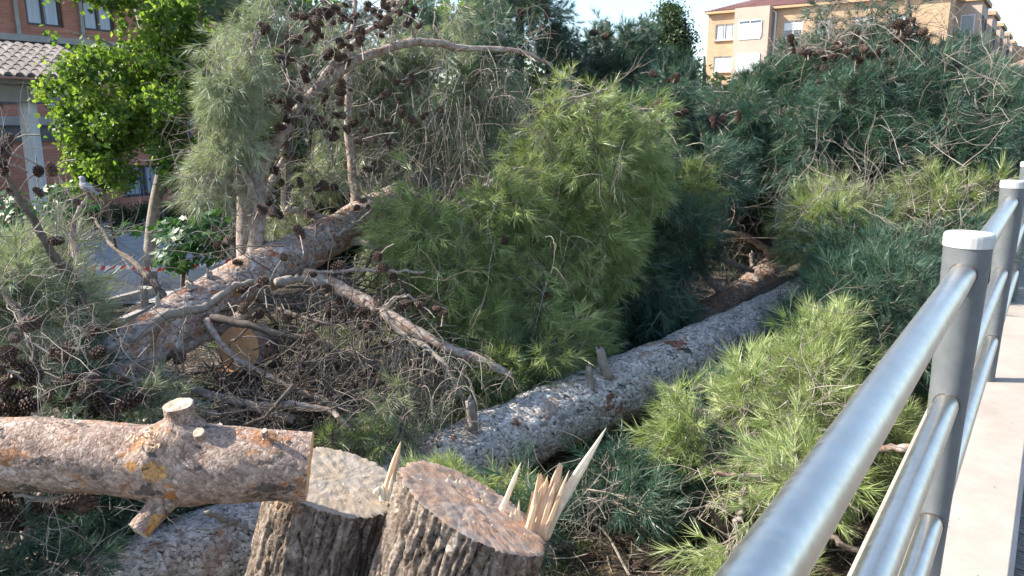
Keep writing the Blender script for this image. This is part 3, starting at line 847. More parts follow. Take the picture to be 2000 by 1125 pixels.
# board profile: ribbed across
def board_mesh():
    w_ = .128; n = 7; prof = [(-w_ / 2, -.03)]
    for i in range(n):
        a = -w_ / 2 + w_ * i / n; b = a + w_ / n
        prof += [(a + .002, -.006), (a + .004, 0), (b - .004, 0), (b - .002, -.006)]
    prof += [(w_ / 2, -.03)]
    mb = MB(); m = len(prof); L = 2.8
    vs = [(x, y * L / 2, z) for y in (-1, 1) for x, z in prof]
    F = [(i, i + 1, m + i + 1, m + i) for i in range(m - 1)] + [tuple(range(m))[::-1], tuple(range(m, 2 * m))]
    mb.add(vs, F); me = bpy.data.meshes.new('board'); me.from_pydata(vs, [], F); me.materials.append(M['deck']); return me
bme = board_mesh()
for i in range(110):
    s_ = -3 + i * .137
    o = bpy.data.objects.new('board', bme); COL.objects.link(o); o.parent = deck
    p = P1 + BR * (.222 + 1.41) + BD * s_ - UP * (.03 + random.uniform(0, .004))
    o.location = p - deck.location; o.rotation_euler = (0, 0, math.atan2(BD.y, BD.x) + random.uniform(-.001, .001))

rail = empty('bridge_railing', P1, 'steel railing with grey tapered posts and white caps along the bridge edge', 'railing')
def post(k):
    b = P1 + BD * (STEP * k)
    mb = MB(); H = 1.10; n = 28; prof = [(.040, 0), (.044, .25), (.050, .55), (.057, .85), (.063, H)]
    # shallow rings
    V = []; F = []
    for r, z in prof:
        for j in range(n):
            a = j * 2 * math.pi / n; V.append(tuple(b + V3(math.cos(a) * r, math.sin(a) * r, z)))
    for i in range(len(prof) - 1):
        for j in range(n): F.append((i * n + j, i * n + (j + 1) % n, (i + 1) * n + (j + 1) % n, (i + 1) * n + j))
    mb.add(V, F); o = mb.build('post', M['post'], rail, smooth=True)
    cb = MB(); V = []; F = []
    cp = [(.063, H), (.0655, H + .001), (.066, H + .030), (.065, H + .036), (.061, H + .040), (.0, H + .042)]
    for r, z in cp[:-1]:
        for j in range(n):
            a = j * 2 * math.pi / n; V.append(tuple(b + V3(math.cos(a) * r, math.sin(a) * r, z)))
    V.append(tuple(b + UP * cp[-1][1])); m = len(cp) - 1
    for i in range(m - 1):
        for j in range(n): F.append((i * n + j, i * n + (j + 1) % n, (i + 1) * n + (j + 1) % n, (i + 1) * n + j))
    F.append(tuple(range(n))[::-1])
    for j in range(n): F.append(((m - 1) * n + j, (m - 1) * n + (j + 1) % n, m * n))
    cb.add(V, F); cb.build('cap', M['cap'], o, smooth=False)
    for h in (.24, .63, 1.025):                       # dark collar where each rail enters
        hb = MB(); c = b + UP * h - BD * (.0585 if h > .9 else (.052 if h > .5 else .0455))
        hb.tube([c, c + BD * .012], .0370, 28, True); hb.build('collar', M['frame_dark'], o, smooth=False)
for k in range(-1, 6): post(k)
for h, nm in ((.24, 'bottom_rail'), (.63, 'middle_rail'), (1.025, 'top_rail')):
    for k in range(-1, 5):
        a = P1 + BD * (STEP * k) + UP * h; b = P1 + BD * (STEP * (k + 1)) + UP * h
        mb = MB(); mb.tube([a + BD * .02, a.lerp(b, .3), a.lerp(b, .6), b - BD * .02], .0340, 48, False)
        mb.build('rail', M['steel'], rail, smooth=True)

# ------------------------------------------------------------------ left brick building
def wallquad(mb, a, b, z0, z1): mb.add([tuple(V3(a.x, a.y, z0)), tuple(V3(b.x, b.y, z0)), tuple(V3(b.x, b.y, z1)), tuple(V3(a.x, a.y, z1))], [(0, 1, 2, 3)])
def uv_wall(o, org, d):
    """box projection in metres"""
    me = o.data; u = me.uv_layers.new(name='UVMap')
    pw = root_loc(o.parent) if o.parent else Vector()
    for poly in me.polygons:
        nrm = poly.normal
        for li in poly.loop_indices:
            co = me.vertices[me.loops[li].vertex_index].co + pw + (o.location if not o.parent else Vector((0, 0, 0)))
            if o.parent: co = me.vertices[me.loops[li].vertex_index].co
            if abs(nrm.dot(d)) < .7: x = co.dot(d)
            else: x = co.dot(V3(-d.y, d.x, 0))
            u.data[li].uv = (x + 50, co.z)
def facade(mb, org, d, nrm, L, z0, z1, wins, th=.3):
    """wall of thickness th (behind the face) with rectangular openings wins=(s0,s1,z0,z1)"""
    ss = sorted({0, L} | {w_[0] for w_ in wins} | {w_[1] for w_ in wins}); zs = sorted({z0, z1} | {w_[2] for w_ in wins} | {w_[3] for w_ in wins})
    for i in range(len(ss) - 1):
        for j in range(len(zs) - 1):
            sm = (ss[i] + ss[i + 1]) / 2; zm = (zs[j] + zs[j + 1]) / 2
            if any(w_[0] < sm < w_[1] and w_[2] < zm < w_[3] for w_ in wins): continue
            pts = [org + d * s_ + UP * (z_ - org.z) for s_, z_ in ((ss[i], zs[j]), (ss[i + 1], zs[j]), (ss[i + 1], zs[j + 1]), (ss[i], zs[j + 1]))]
            mb.add([tuple(p) for p in pts], [(0, 1, 2, 3)])
    for (s0, s1, a, b) in wins:          # reveals
        q = [org + d * s_ + UP * (z_ - org.z) for s_, z_ in ((s0, a), (s1, a), (s1, b), (s0, b))]
        for k in range(4): mb.add([tuple(q[k]), tuple(q[(k + 1) % 4]), tuple(q[(k + 1) % 4] - nrm * th), tuple(q[k] - nrm * th)], [(0, 1, 2, 3)])
def window(root, org, d, nrm, s0, s1, z0, z1, frame, pane='glass', mull=1, shutter=None, inset=.12, bars=False, curtain=False):
    c = org + d * ((s0 + s1) / 2) - nrm * inset; c = V3(c.x, c.y, (z0 + z1) / 2); W = s1 - s0; H = z1 - z0
    fb = MB(); t = .07; ax = (d, nrm, UP)
    for sg in (-1, 1):
        fb.box(c + d * (sg * (W / 2 - t / 2)), t, .06, H, ax); fb.box(c + UP * (sg * (H / 2 - t / 2)), W - 2 * t, .06, t, ax)
    for k in range(mull): fb.box(c + d * (-W / 2 + W * (k + 1) / (mull + 1)), t * .9, .055, H - 2 * t, ax)
    f = fb.build('window', M[frame], root)
    pb = MB().box(c - nrm * .02, W - 2 * t, .01, H - 2 * t, ax); pb.build('pane', M[pane], f)
    if shutter: MB().box(c + nrm * .012 + UP * (H * (1 - shutter) / 2 - t), W - 2 * t, .016, (H) * shutter - 2 * t, ax).build('shutter', M['shutter'], f)
    if curtain:
        for sg in (-1, 1): MB().box(c - nrm * .012 + d * (sg * W * .24), W * .30, .012, H - 2 * t, ax).build('curtain', M['curtain'], f)
    if bars:
        for k in range(int(W / .13)): MB().box(c + nrm * (inset - .03) + d * (-W / 2 + .07 + k * .13), .022, .022, H, ax).build('bar', M['grille'], f)
    return f
D1 = V3(math.sin(math.radians(35.6)), math.cos(math.radians(35.6)), 0); N1 = V3(D1.y, -D1.x, 0)
D2 = V3(-math.sin(math.radians(54.4)), math.cos(math.radians(54.4)), 0); 
lb = empty('brick_building', (-11, 22, 0), 'red brick building with grey concrete bands behind the bright leafy tree', 'building')
org = V3(-11.1, 22.4, 0) - D1 * 14
def s_at(px, py_guess=250):
    # distance along D1 where a vertical plane is hit by pixel column px (on the horizon)
    F, D = FD(238); k = (px - 1000) / F
    return (k * org.y - org.x) / (D1.x - k * D1.y)
wl = []
def wspan(p0, p1, z0, z1): a, b = s_at(p0), s_at(p1); wl.append((a, b, z0, z1)); return wl[-1]
W1 = wspan(228, 315, .55, 1.45); W2 = wspan(92, 150, 3.05, 3.75)
W3 = wspan(78, 148, 5.15, 5.95); W4 = wspan(186, 246, 5.15, 5.95)
W5 = wspan(400, 440, .55, 1.45); W6 = wspan(330, 385, 3.05, 3.75); W7 = wspan(330, 390, 5.15, 5.95); W8 = wspan(-60, 10, 3.05, 3.75)
LB = s_at(470)
wb = MB(); facade(wb, org, D1, N1, LB, 0, 6.35, wl)
o = wb.build('wall', M['brick_red'], lb); uv_wall(o, org, D1)
for ww, bars in ((W1, True), (W2, False), (W3, False), (W4, False), (W5, True), (W6, False), (W7, False), (W8, False)):
    window(lb, org, D1, N1, ww[0], ww[1], ww[2], ww[3], 'frame_dark', mull=1, bars=bars, curtain=True)
def band(z0, z1, out, mat, nm='band'):
    MB().box(org + D1 * (LB / 2) + N1 * (out / 2 - .05) + UP * ((z0 + z1) / 2), LB + .4, out + .1, z1 - z0, (D1, -N1, UP)).build(nm, M[mat], lb)
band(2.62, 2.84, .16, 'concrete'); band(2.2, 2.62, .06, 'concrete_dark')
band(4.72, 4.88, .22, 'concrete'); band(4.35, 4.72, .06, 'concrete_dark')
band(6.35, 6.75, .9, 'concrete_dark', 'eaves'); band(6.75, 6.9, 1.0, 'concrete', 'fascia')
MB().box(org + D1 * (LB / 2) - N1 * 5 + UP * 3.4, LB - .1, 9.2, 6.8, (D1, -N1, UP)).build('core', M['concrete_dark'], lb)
for px in (58, 180, 330): 
    MB().box(org + D1 * s_at(px) + N1 * .05 + UP * 5.6, .09, .09, 1.45, (D1, -N1, UP)).build('downpipe', M['concrete'], lb)
# entrance canopy with white column and tiled roof
pc = empty('entrance_canopy', P(60, 360, 15), 'tiled canopy on a white column in front of the brick building', 'canopy')
Yc = 15.0
col = P(52, 200, Yc); 
cb = MB(); 
for dx_, r in ((0, .13),):
    cb.box(V3(col.x, col.y, col.z / 2 - .1), .24, .24, col.z + .2, (D1, -N1, UP))
cb.box(V3(col.x, col.y, col.z / 2 - .1) + N1 * .02, .08, .30, col.z + .2, (D1, -N1, UP))
cb.build('column', M['white'], pc)
zt = col.z
corner = V3(col.x, col.y, 0) + D1 * .9 + N1 * .5
cc = corner - D1 * 5 - N1 * 1.7
MB().box(cc + UP * (zt + .16), 9.6, 3.0, .32, (D1, -N1, UP)).build('beam', M['concrete'], pc)
MB().box(cc + UP * (zt + .365), 10.0, 3.4, .09, (D1, -N1, UP)).build('fascia', M['concrete'], pc)
# sloping tile roof (rises away from the camera side)
rb = MB(); e0 = corner + N1 * .35 + D1 * .4 + UP * (zt + .43); up_ = (-N1 * 1.0 + UP * .34)
nrow = 8; ncol = 52
for j in range(ncol):
    b = e0 - D1 * (.19 * j); 
    for i in range(nrow):
        p = b + up_ * (.27 * i); q = b + up_ * (.27 * (i + 1) + .05)
        pts = [p, q]; nrm = up_.cross(D1).normalized(); nrm = nrm if nrm.z > 0 else -nrm
        vs = []
        for k, c_ in enumerate((p + nrm * .02, q)):
            for a in range(5):
                an = math.pi * a / 4; vs.append(tuple(c_ + D1 * (math.cos(an) * .075) + nrm * (math.sin(an) * .065)))
        rb.add(vs, [(a, a + 1, 6 + a, 5 + a) for a in range(4)] + [(0, 1, 2, 3, 4)])
rb.add([tuple(e0), tuple(e0 - D1 * 9.9), tuple(e0 - D1 * 9.9 + up_ * 2.2), tuple(e0 + up_ * 2.2)], [(0, 1, 2, 3)])
o = rb.build('roof_tiles', M['tile'], pc); o['kind'] = 'stuff'
sp = e0 - D1 * 2.0 + up_ * .8 + UP * .12
MB().prism([sp, sp - D1 * 4, sp - D1 * 4 + up_ * .75, sp - D1 * .8 + up_ * .75], UP * .05).build('skylight', M['white'], pc)

# ------------------------------------------------------------------ apartment block, right
ap = empty('apartment_block', (22, 60, 0), 'tan brick apartment block with white windows and a red tiled roof', 'building')
F_, D_ = FD(29); cY = 65.0; cornerL = V3((1384 - 1000) * cY / F_, cY, 0)
Da = -D2; Na = V3(-D1.x, -D1.y, 0)      # facade runs right/towards the camera, faces the camera side
topz = CAM_Z - D_ / F_ * cY
LenA = 17.3
def sa(px):
    F, D = FD(60); k = (px - 1000) / F
    return (k * cornerL.y - cornerL.x) / (Da.x - k * Da.y)
def za(py, s_):
    F, D = FD(py); return CAM_Z - D / F * (cornerL + Da * s_).y
wins = []
def aw(x0, x1, y0, y1):
    a, b = sa(x0), sa(x1); m = (a + b) / 2; z1, z0 = za(y0, m), za(y1, m); wins.append((a, b, z0, z1)); return wins[-1]
storey = za(47, sa(1415)) - za(110, sa(1415))
cols = [((1397, 1433), (47, 78)), ((1530, 1567), (40, 74)), ((1592, 1628), (36, 72)), ((1665, 1705), (32, 70)), ((1735, 1770), (28, 68))]
main = []
for (xa, xb), (ya, yb) in cols:
    w0 = aw(xa, xb, ya, yb); main.append((w0, 0))
    for k in (1, 2):
        w2 = (w0[0], w0[1], w0[2] - storey * k, w0[3] - storey * k); wins.append(w2); main.append((w2, k))
wb = MB(); facade(wb, cornerL, Da, Na, LenA, 0, topz, wins)
o = wb.build('wall', M['brick_tan'], ap); uv_wall(o, cornerL, Da)
for i, (ww, k) in enumerate(main):
    dark = (i // 3) == 2
    window(ap, cornerL, Da, Na, *ww, 'frame_dark' if dark else 'frame_light', mull=1, inset=.1, curtain=(i // 3 in (0, 2) and k == 0), shutter=(1.0 if k else (None, .55, None, .4, 1.0)[i // 3]))
    c = cornerL + Da * ((ww[0] + ww[1]) / 2) + Na * .04; MB().box(V3(c.x, c.y, ww[2] - .05), ww[1] - ww[0] + .2, .24, .08, (Da, Na, UP)).build('sill', M['render'], ap)
# projecting cream bay
b0, b1 = sa(1441), sa(1508); bz = za(19, b0)
bay = MB(); bc = cornerL + Da * ((b0 + b1) / 2) + Na * .45; bay.box(V3(bc.x, bc.y, bz / 2), b1 - b0, .9, bz, (Da, Na, UP)); bay.build('bay', M['render'], ap)
w0 = (sa(1450), sa(1495), za(43, (b0 + b1) / 2), za(75, (b0 + b1) / 2))
for k in range(3):
    f = window(ap, cornerL + Na * .9, Da, Na, w0[0], w0[1], w0[2] - k * storey, w0[3] - k * storey, 'frame_light', mull=1, shutter=.85 if k == 0 else 1.0, inset=-.03)
# drainpipe
dp = cornerL + Da * (b1 + .25) + Na * .12
MB().tube([V3(dp.x, dp.y, .1), V3(dp.x, dp.y, bz - .5), V3(dp.x, dp.y, bz - .2) - Da * .3], .07, 8).build('downpipe', M['frame_light'], ap)
MB().box(cornerL + Da * (LenA / 2) + Na * .06 + UP * (topz + .09), LenA + .3, .6, .18, (Da, Na, UP)).build('cornice', M['tan'], ap)
# right side facade with stepped bays
Dr = D1; Nr = N1; cR = cornerL + Da * LenA
wb = MB(); facade(wb, cR, Dr, Nr, 48, 0, topz, []); o = wb.build('side_wall', M['brick_tan'], ap); uv_wall(o, cR, Dr)
for i in range(5):
    s0 = 3.5 + i * 9.2
    c = cR + Dr * (s0 + 2.4) + Nr * .8
    f = MB().box(V3(c.x, c.y, (topz - .1) / 2), 4.8, 1.6, topz - .1, (Dr, -Nr, UP)).build('bay', M['render'], ap)
    MB().box(V3(c.x, c.y, topz + .06), 5.2, 2.0, .3, (Dr, -Nr, UP)).build('cornice', M['tan'], ap)
    for k in range(3):
        for (dd, wd) in ((1.3, 1.1), (3.4, 1.1)):
            zz = topz - 2.45 - k * storey
            window(ap, cR + Nr * 1.6, Dr, Nr, s0 + dd - wd / 2, s0 + dd + wd / 2, zz, zz + 1.45, 'frame_dark', mull=0, inset=-.03)
        # side face (towards the camera) window
        window(ap, cR + Dr * s0, Nr, -Dr, .35, 1.25, topz - 2.45 - k * storey, topz - 1.0 - k * storey, 'frame_light', mull=0, inset=-.03)
# roof: hipped, tiled
ra, rb_ = cornerL + UP * (topz + .18), cR + UP * (topz + .18); back = Dr * 11
rf = MB(); e = .3
a = ra + Na * e - Da * e; b = rb_ + Na * e + Da * e; c = b + Dr * 46; d = a + Dr * 46
rg = 2.6
r1 = ra + Da * 7 + Dr * 7 + UP * rg; r2 = rb_ - Da * 7 + Dr * 7 + UP * rg; r3 = r2 + Dr * 30; r4 = r1 + Dr * 30
rf.add([tuple(x) for x in (a, b, c, d, r1, r2, r3, r4)], [(0, 1, 5, 4), (1, 2, 6, 5), (2, 3, 7, 6), (3, 0, 4, 7), (4, 5, 6, 7)])
rf.build('roof', M['tile_red'], ap)
# tile ribs on the front slope
rr = MB(); nr = 84
for i in range(nr):
    u = (i + .5) / nr; lo = a.lerp(b, u); 
    s_ = (lo - a).length; Ltot = (b - a).length
    f = min(1, s_ / 7.3, (Ltot - s_) / 7.3)
    hi = lo + (Dr * 7.3 + UP * rg) * max(.03, f)
    nrm = (Dr * 7.3 + UP * rg).cross(Da).normalized(); nrm = nrm if nrm.z > 0 else -nrm
    rr.tube([lo + nrm * .02, hi + nrm * .02], .06, 6, False)
o = rr.build('tile_ribs', M['tile_red'], ap); o['kind'] = 'stuff'
# far tan building
ft = empty('tan_house', (56, 95, 0), 'plain tan gabled house beyond the right end of the apartment block', 'building')
Yf = 90; l = P(1905, 150, Yf); r = P(1995, 150, Yf); zt1 = P(1930, 80, Yf).z; zt2 = P(1990, 98, Yf).z
fb = MB(); fb.prism([V3(l.x, Yf, 0), V3(r.x + 3, Yf - 2, 0), V3(r.x + 3, Yf - 2, zt2 - .6), V3(P(1932, 80, Yf).x, Yf - .6, zt1), V3(l.x, Yf, zt1 + .1)], V3(4, 10, 0)); fb.build('wall', M['tan'], ft)
# ================================================================== TREES, LOGS, STUMPS
TR = lambda *r: [tuple(P(a, b, Y)) + (q,) for a, b, Y, q in r]
def trunk(tree, name, rows, mat, nu, nv, caps=(None, None), n=30, **k):
    q = smooth_path(TR(*rows), n); return log_mesh(name, q[:, :3], q[:, 3], M[mat], tree.root, nu, nv, cap_mats=caps, **k)

# ---- grey trunk lying across, behind the stumps
gp = Tree('fallen_pine', P(1000, 850, 5.1), 'big fallen pine with grey plated trunk lying diagonally behind the two stumps')
_, GV = trunk(gp, 'trunk', [(60, 1265, 3.2, .23), (350, 1100, 3.76, .235), (560, 1025, 4.13, .235), (800, 938, 4.62, .235), (1000, 852, 5.15, .250), (1250, 742, 6.0, .256), (1480, 634, 7.05, .245), (1600, 565, 7.8, .215), (1700, 520, 8.6, .19)],
      'bark_grey', 180, 640, cell_u=.042, cell_v=.048, depth=.008, warp=.9, lump=.035, seed=3,
      knots=[(.50, 1.2, .07, .05), (.62, 4.8, .10, .03), (.70, .2, .09, .035)])
def snag(tree, px, py, Y, tipx, tipy, r0, r1, mat='twig', broken=True, dY=0):
    a = np.array(P(px, py, Y)); b = np.array(P(tipx, tipy, Y + dY)); mb = MB(); n = 6
    pts = [a + (b - a) * i / (n - 1) + rng.normal(size=3) * .003 for i in range(n)]
    rad = np.linspace(r0, r1, n); rad[0] *= 1.35
    mb.tube(pts, rad, 9, True)
    if broken:  # jagged tip
        d = unit(b - a)
        for i in range(5):
            s = unit(np.cross(d, rng.normal(size=3))) * r1 * .6
            mb.tube([b + s - d * .01, b + s * .8 + d * (.012 + .03 * rng.random())], [r1 * .38, r1 * .08], 4, True)
    return mb.build('branch_stub', M[mat], tree.root, smooth=True)
snag(gp, 925, 835, 4.8, 917, 782, .038, .032); snag(gp, 1156, 765, 5.45, 1149, 716, .028, .023); snag(gp, 1186, 738, 5.6, 1171, 682, .044, .034)
snag(gp, 1384, 672, 6.75, 1382, 655, .05, .035, 'twig_dark'); snag(gp, 1262, 700, 6.15, 1258, 690, .05, .02, 'twig')
# foliage of the grey pine, to the right of the trunk
K = 'needle'
gp.blob(1590, 775, 5.4, 140, 85, .5, 23, K, (-.3, -.3, .35), .55, 14, .3, 1.0)
gp.blob(1450, 850, 4.6, 120, 60, .4, 9, K, (-.3, -.1, .1), .5, 14, .4, .95)
gp.blob(1350, 950, 3.95, 130, 50, .3, 19, K, (-.6, -.3, -.2), .45, 15, .7, .88)
gp.blob(1420, 1010, 3.6, 70, 40, .2, 9, K, (-.3, -.3, -.6), .3, 13, .6, .85)
gp.blob(1650, 900, 4.2, 80, 70, .35, 7, K, (0, 0, .2), .4, 12, .4)
gp.blob(1700, 1010, 3.3, 90, 90, .3, 12, K, (0, 0, .1), .35, 12, .5, .9)
gp.blob(1600, 1060, 3.4, 60, 50, .2, 5, K, (0, 0, .1), .35, 12, .5, .9)
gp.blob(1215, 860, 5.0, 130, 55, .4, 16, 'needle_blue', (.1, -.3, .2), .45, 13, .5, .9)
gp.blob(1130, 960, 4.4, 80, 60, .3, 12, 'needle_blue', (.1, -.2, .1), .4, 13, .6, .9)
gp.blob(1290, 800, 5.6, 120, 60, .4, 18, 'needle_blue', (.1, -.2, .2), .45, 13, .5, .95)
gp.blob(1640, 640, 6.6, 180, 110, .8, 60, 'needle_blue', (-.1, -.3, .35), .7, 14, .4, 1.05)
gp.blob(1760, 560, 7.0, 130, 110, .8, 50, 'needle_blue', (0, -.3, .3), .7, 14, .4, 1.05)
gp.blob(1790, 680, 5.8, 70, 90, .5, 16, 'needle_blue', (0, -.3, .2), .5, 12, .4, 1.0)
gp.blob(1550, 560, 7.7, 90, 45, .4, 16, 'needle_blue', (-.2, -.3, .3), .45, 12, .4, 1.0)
l1 = gp.limb([(1395, 926, 3.7, .010), (1440, 930, 3.72, .018), (1490, 935, 3.8, .028), (1540, 955, 4.0, .034), (1640, 1000, 3.9, .04)], mat='limb')
l2 = gp.limb([(1380, 990, 3.9, .012), (1410, 1030, 3.95, .02), (1440, 1050, 4.0, .03), (1500, 1100, 4.0, .035)], mat='twig_dark')
l3 = gp.limb([(1435, 1040, 3.9, .014), (1445, 1000, 3.9, .016), (1455, 955, 3.9, .01)], mat='twig')
l4 = gp.limb([(1560, 880, 4.4, .005), (1700, 875, 4.3, .018), (1800, 880, 4.2, .03)], mat='limb')
l5 = gp.limb([(1620, 1050, 3.4, .012), (1700, 1085, 3.3, .016), (1790, 1070, 3.3, .02)], mat='twig_dark')
gp.tangle(l1, 14, .4, .004, .35, .0, 2, .1); gp.tangle(l4, 16, .5, .005, .3, 0, 2, .15); gp.tangle(l2, 10, .4, .004)
gp.tangle([P(1400, 870, 4.5), P(1380, 850, 4.6), P(1430, 880, 4.5)], 26, .28, .0045, .6, 0, 3, .08)      # bleached wiry tuft
gp.tangle([P(1560, 840, 4.4), P(1550, 800, 4.5), P(1600, 820, 4.4)], 22, .5, .0045, .3, 0, 2, .12)
gp.tangle([P(1130, 900, 4.6), P(1180, 930, 4.4), P(1160, 1000, 4.2), P(1250, 900, 4.7)], 40, .5, .0035, .35, .1, 2, .15)
gp.tangle([P(1700, 700, 5.6), P(1720, 800, 5.0), P(1690, 900, 4.3), P(1720, 980, 3.5)], 40, .5, .004, .3, .1, 2, .2)
gp.tangle([P(1500, 760, 5.2), P(1580, 720, 5.4), P(1480, 820, 4.8)], 30, .5, .0035, .3, 0, 2, .25)
gp.blob(925, 950, 4.05, 62, 24, .15, 7, K, (0, 0, .6), .18, 13, .1, .75)
gp.blob(1100, 1060, 3.5, 42, 65, .2, 8, 'needle_blue', (.1, 0, .3), .25, 12, .4, .85)
gp.finish()

# ---- central pine: reddish trunk behind, big bright crown
cp = Tree('fallen_pine', P(1400, 610, 8.2), 'fallen pine with bright green drooping crown in the middle of the pile')
trunk(cp, 'trunk', [(1280, 700, 7.5, .17), (1370, 625, 8.0, .185), (1430, 590, 8.4, .18), (1500, 535, 9.0, .17), (1570, 470, 9.8, .15), (1640, 420, 10.5, .13)], 'bark_red', 90, 200, depth=.006, seed=11)
cp.limb([(1450, 605, 7.7, .07), (1500, 575, 7.9, .085), (1545, 545, 8.1, .09), (1590, 510, 8.4, .085), (1640, 460, 8.8, .07)], 14, 24, 'twig_dark', .02)
cp.limb([(1410, 570, 8.0, .05), (1385, 545, 8.0, .042), (1360, 515, 8.0, .035)], mat='limb')
cp.limb([(1470, 530, 8.2, .022), (1420, 510, 8.1, .028), (1350, 492, 8.0, .02)], mat='twig')
cp.limb([(1510, 500, 9, .05), (1480, 475, 9, .045), (1440, 458, 9, .04), (1390, 455, 9, .025)], mat='limb')
cp.limb([(1530, 450, 9.3, .03), (1490, 410, 9.4, .025), (1440, 400, 9.4, .015)], mat='twig_dark')
cp.limb([(1560, 380, 9.3, .03), (1500, 340, 9.6, .025), (1400, 320, 9.8, .015)], mat='twig_dark')
snag(cp, 1472, 520, 8.6, 1468, 495, .035, .03); snag(cp, 1420, 555, 8.2, 1419, 530, .014, .004, broken=False); snag(cp, 1546, 455, 9.4, 1546, 428, .02, .004, broken=False)
cp.tangle([P(1400, 480, 8.6), P(1450, 430, 9.2), P(1380, 430, 9), P(1350, 560, 8.3), P(1500, 400, 9.5)], 110, .75, .005, .3, .05, 2, .35)
CK = 'needle'
cp.blob(1130, 240, 7.1, 115, 115, .6, 62, CK, (-.05, -.35, -.45), .75, 14, .7)
cp.blob(1105, 400, 7.0, 130, 130, .7, 62, CK, (-.05, -.35, -.55), .75, 14, .8)
cp.blob(880, 390, 6.45, 85, 70, .4, 26, CK, (-.15, -.35, -.6), .6, 14, .8)
cp.blob(960, 350, 6.6, 80, 60, .4, 22, CK, (-.1, -.35, -.5), .6, 14, .8)
cp.blob(920, 430, 6.5, 130, 100, .45, 60, CK, (-.15, -.35, -.6), .7, 14, .8)
cp.blob(920, 560, 6.3, 140, 110, .45, 66, CK, (-.1, -.35, -.6), .65, 14, .9)
cp.blob(1080, 560, 6.9, 130, 100, .5, 46, CK, (0, -.3, -.6), .65, 14, .9)
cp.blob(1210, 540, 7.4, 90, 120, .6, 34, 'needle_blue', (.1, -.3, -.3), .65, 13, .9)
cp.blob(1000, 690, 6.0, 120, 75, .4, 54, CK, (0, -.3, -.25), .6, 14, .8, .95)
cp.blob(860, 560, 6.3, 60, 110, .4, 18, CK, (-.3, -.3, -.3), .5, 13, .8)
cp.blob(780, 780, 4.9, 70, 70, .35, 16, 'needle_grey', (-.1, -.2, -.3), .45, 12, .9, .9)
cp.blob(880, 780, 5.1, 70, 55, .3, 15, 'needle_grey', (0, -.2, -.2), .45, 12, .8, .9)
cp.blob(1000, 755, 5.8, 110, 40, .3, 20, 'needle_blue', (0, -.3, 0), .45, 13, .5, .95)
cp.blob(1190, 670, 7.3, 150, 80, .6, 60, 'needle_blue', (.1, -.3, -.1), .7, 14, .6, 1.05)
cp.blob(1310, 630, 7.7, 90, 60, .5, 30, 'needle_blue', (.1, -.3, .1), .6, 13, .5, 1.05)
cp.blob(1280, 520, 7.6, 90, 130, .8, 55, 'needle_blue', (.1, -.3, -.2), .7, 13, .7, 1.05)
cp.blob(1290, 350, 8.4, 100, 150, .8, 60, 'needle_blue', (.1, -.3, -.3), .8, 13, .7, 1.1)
cp.blob(1310, 400, 7.7, 35, 35, .25, 7, CK, (.1, -.3, .1), .3, 11, .4, .9)
cl = cp.limb([(820, 470, 6.6, .03), (900, 400, 6.6, .026), (1000, 330, 6.8, .02), (1100, 300, 7.2, .012)], mat='twig')
cm = cp.limb([(1040, 215, 6.5, .008), (1090, 198, 6.5, .011), (1140, 188, 6.5, .010), (1190, 172, 6.5, .006)], mat='twig')
cp.tangle(cm, 14, .5, .004, .3, .05, 3, .06); cp.tangle(cl, 26, .7, .005, .3, .2, 3, .1)
cp.tangle([P(1100, 380, 6.5), P(1000, 560, 6.1), P(920, 520, 6.1), P(1150, 300, 6.7), P(900, 680, 5.8), P(1080, 650, 6.3), P(1060, 450, 6.4)], 70, .6, .0035, .3, .25, 2, .35)
cp.cones_px([(1065, 577), (985, 470), (1040, 470), (925, 610), (960, 615), (930, 480), (1100, 690)], 6.0, .95, .1)
cp.cones_px([(1400, 395, 9), (1445, 400, 9), (1470, 430, 9.2), (1465, 445, 9.2), (1430, 418, 9), (1365, 440, 8.4), (1352, 482, 8), (1378, 410, 8.6), (1300, 455, 7.8), (1320, 470, 7.9), (1300, 470, 7.7)], 8.5, 1.0, .1)
cp.cones_px([(1394, 232), (1412, 230), (1398, 243), (1442, 226), (1305, 156), (1320, 152), (1338, 218), (1325, 225), (1276, 145), (1290, 200), (1300, 212)], 8.3, 1.25, .1)
cp.finish()

# ---- left pine: reddish trunk rising to the right, arching limbs with cones
lp = Tree('fallen_pine', P(400, 600, 5.1), 'fallen pine with reddish peeling trunk and arching limbs full of cones')
trunk(lp, 'trunk', [(150, 775, 4.35, .165), (240, 705, 4.65, .178), (330, 640, 4.95, .18), (450, 562, 5.5, .178), (560, 505, 6.0, .172), (660, 455, 6.55, .165), (740, 405, 7.1, .15), (900, 330, 8.0, .11)], 'bark_red', 120, 380, cell_u=.04, cell_v=.05, depth=.006, warp=.5, lump=.016, seed=21,
      knots=[(.28, 1.0, .05, .03), (.55, 0.3, .08, .03), (.42, 5.5, .06, .03)])
lims = []
L = lambda *a, **k: lims.append(lp.limb(list(a), **k)) or lims[-1]
arch = L((492, 520, 5.85, .062), (505, 440, 5.95, .052), (515, 330, 6.05, .046), (555, 255, 6.15, .045), (600, 195, 6.25, .042), (660, 140, 6.35, .04), (740, 100, 6.45, .034), (820, 82, 6.55, .03), (900, 92, 6.7, .026), (1000, 98, 6.85, .018), (1080, 128, 7, .012), n=34)
up2 = L((535, 290, 6.1, .03), (585, 210, 6.2, .03), (640, 140, 6.3, .027), (700, 75, 6.4, .022), (770, 20, 6.5, .018), (800, -40, 6.6, .012))
vert = L((695, 425, 6.9, .045), (688, 330, 6.95, .037), (680, 230, 7, .034), (682, 130, 7, .03), (690, 60, 7, .024), (695, -30, 7.1, .02), n=26)
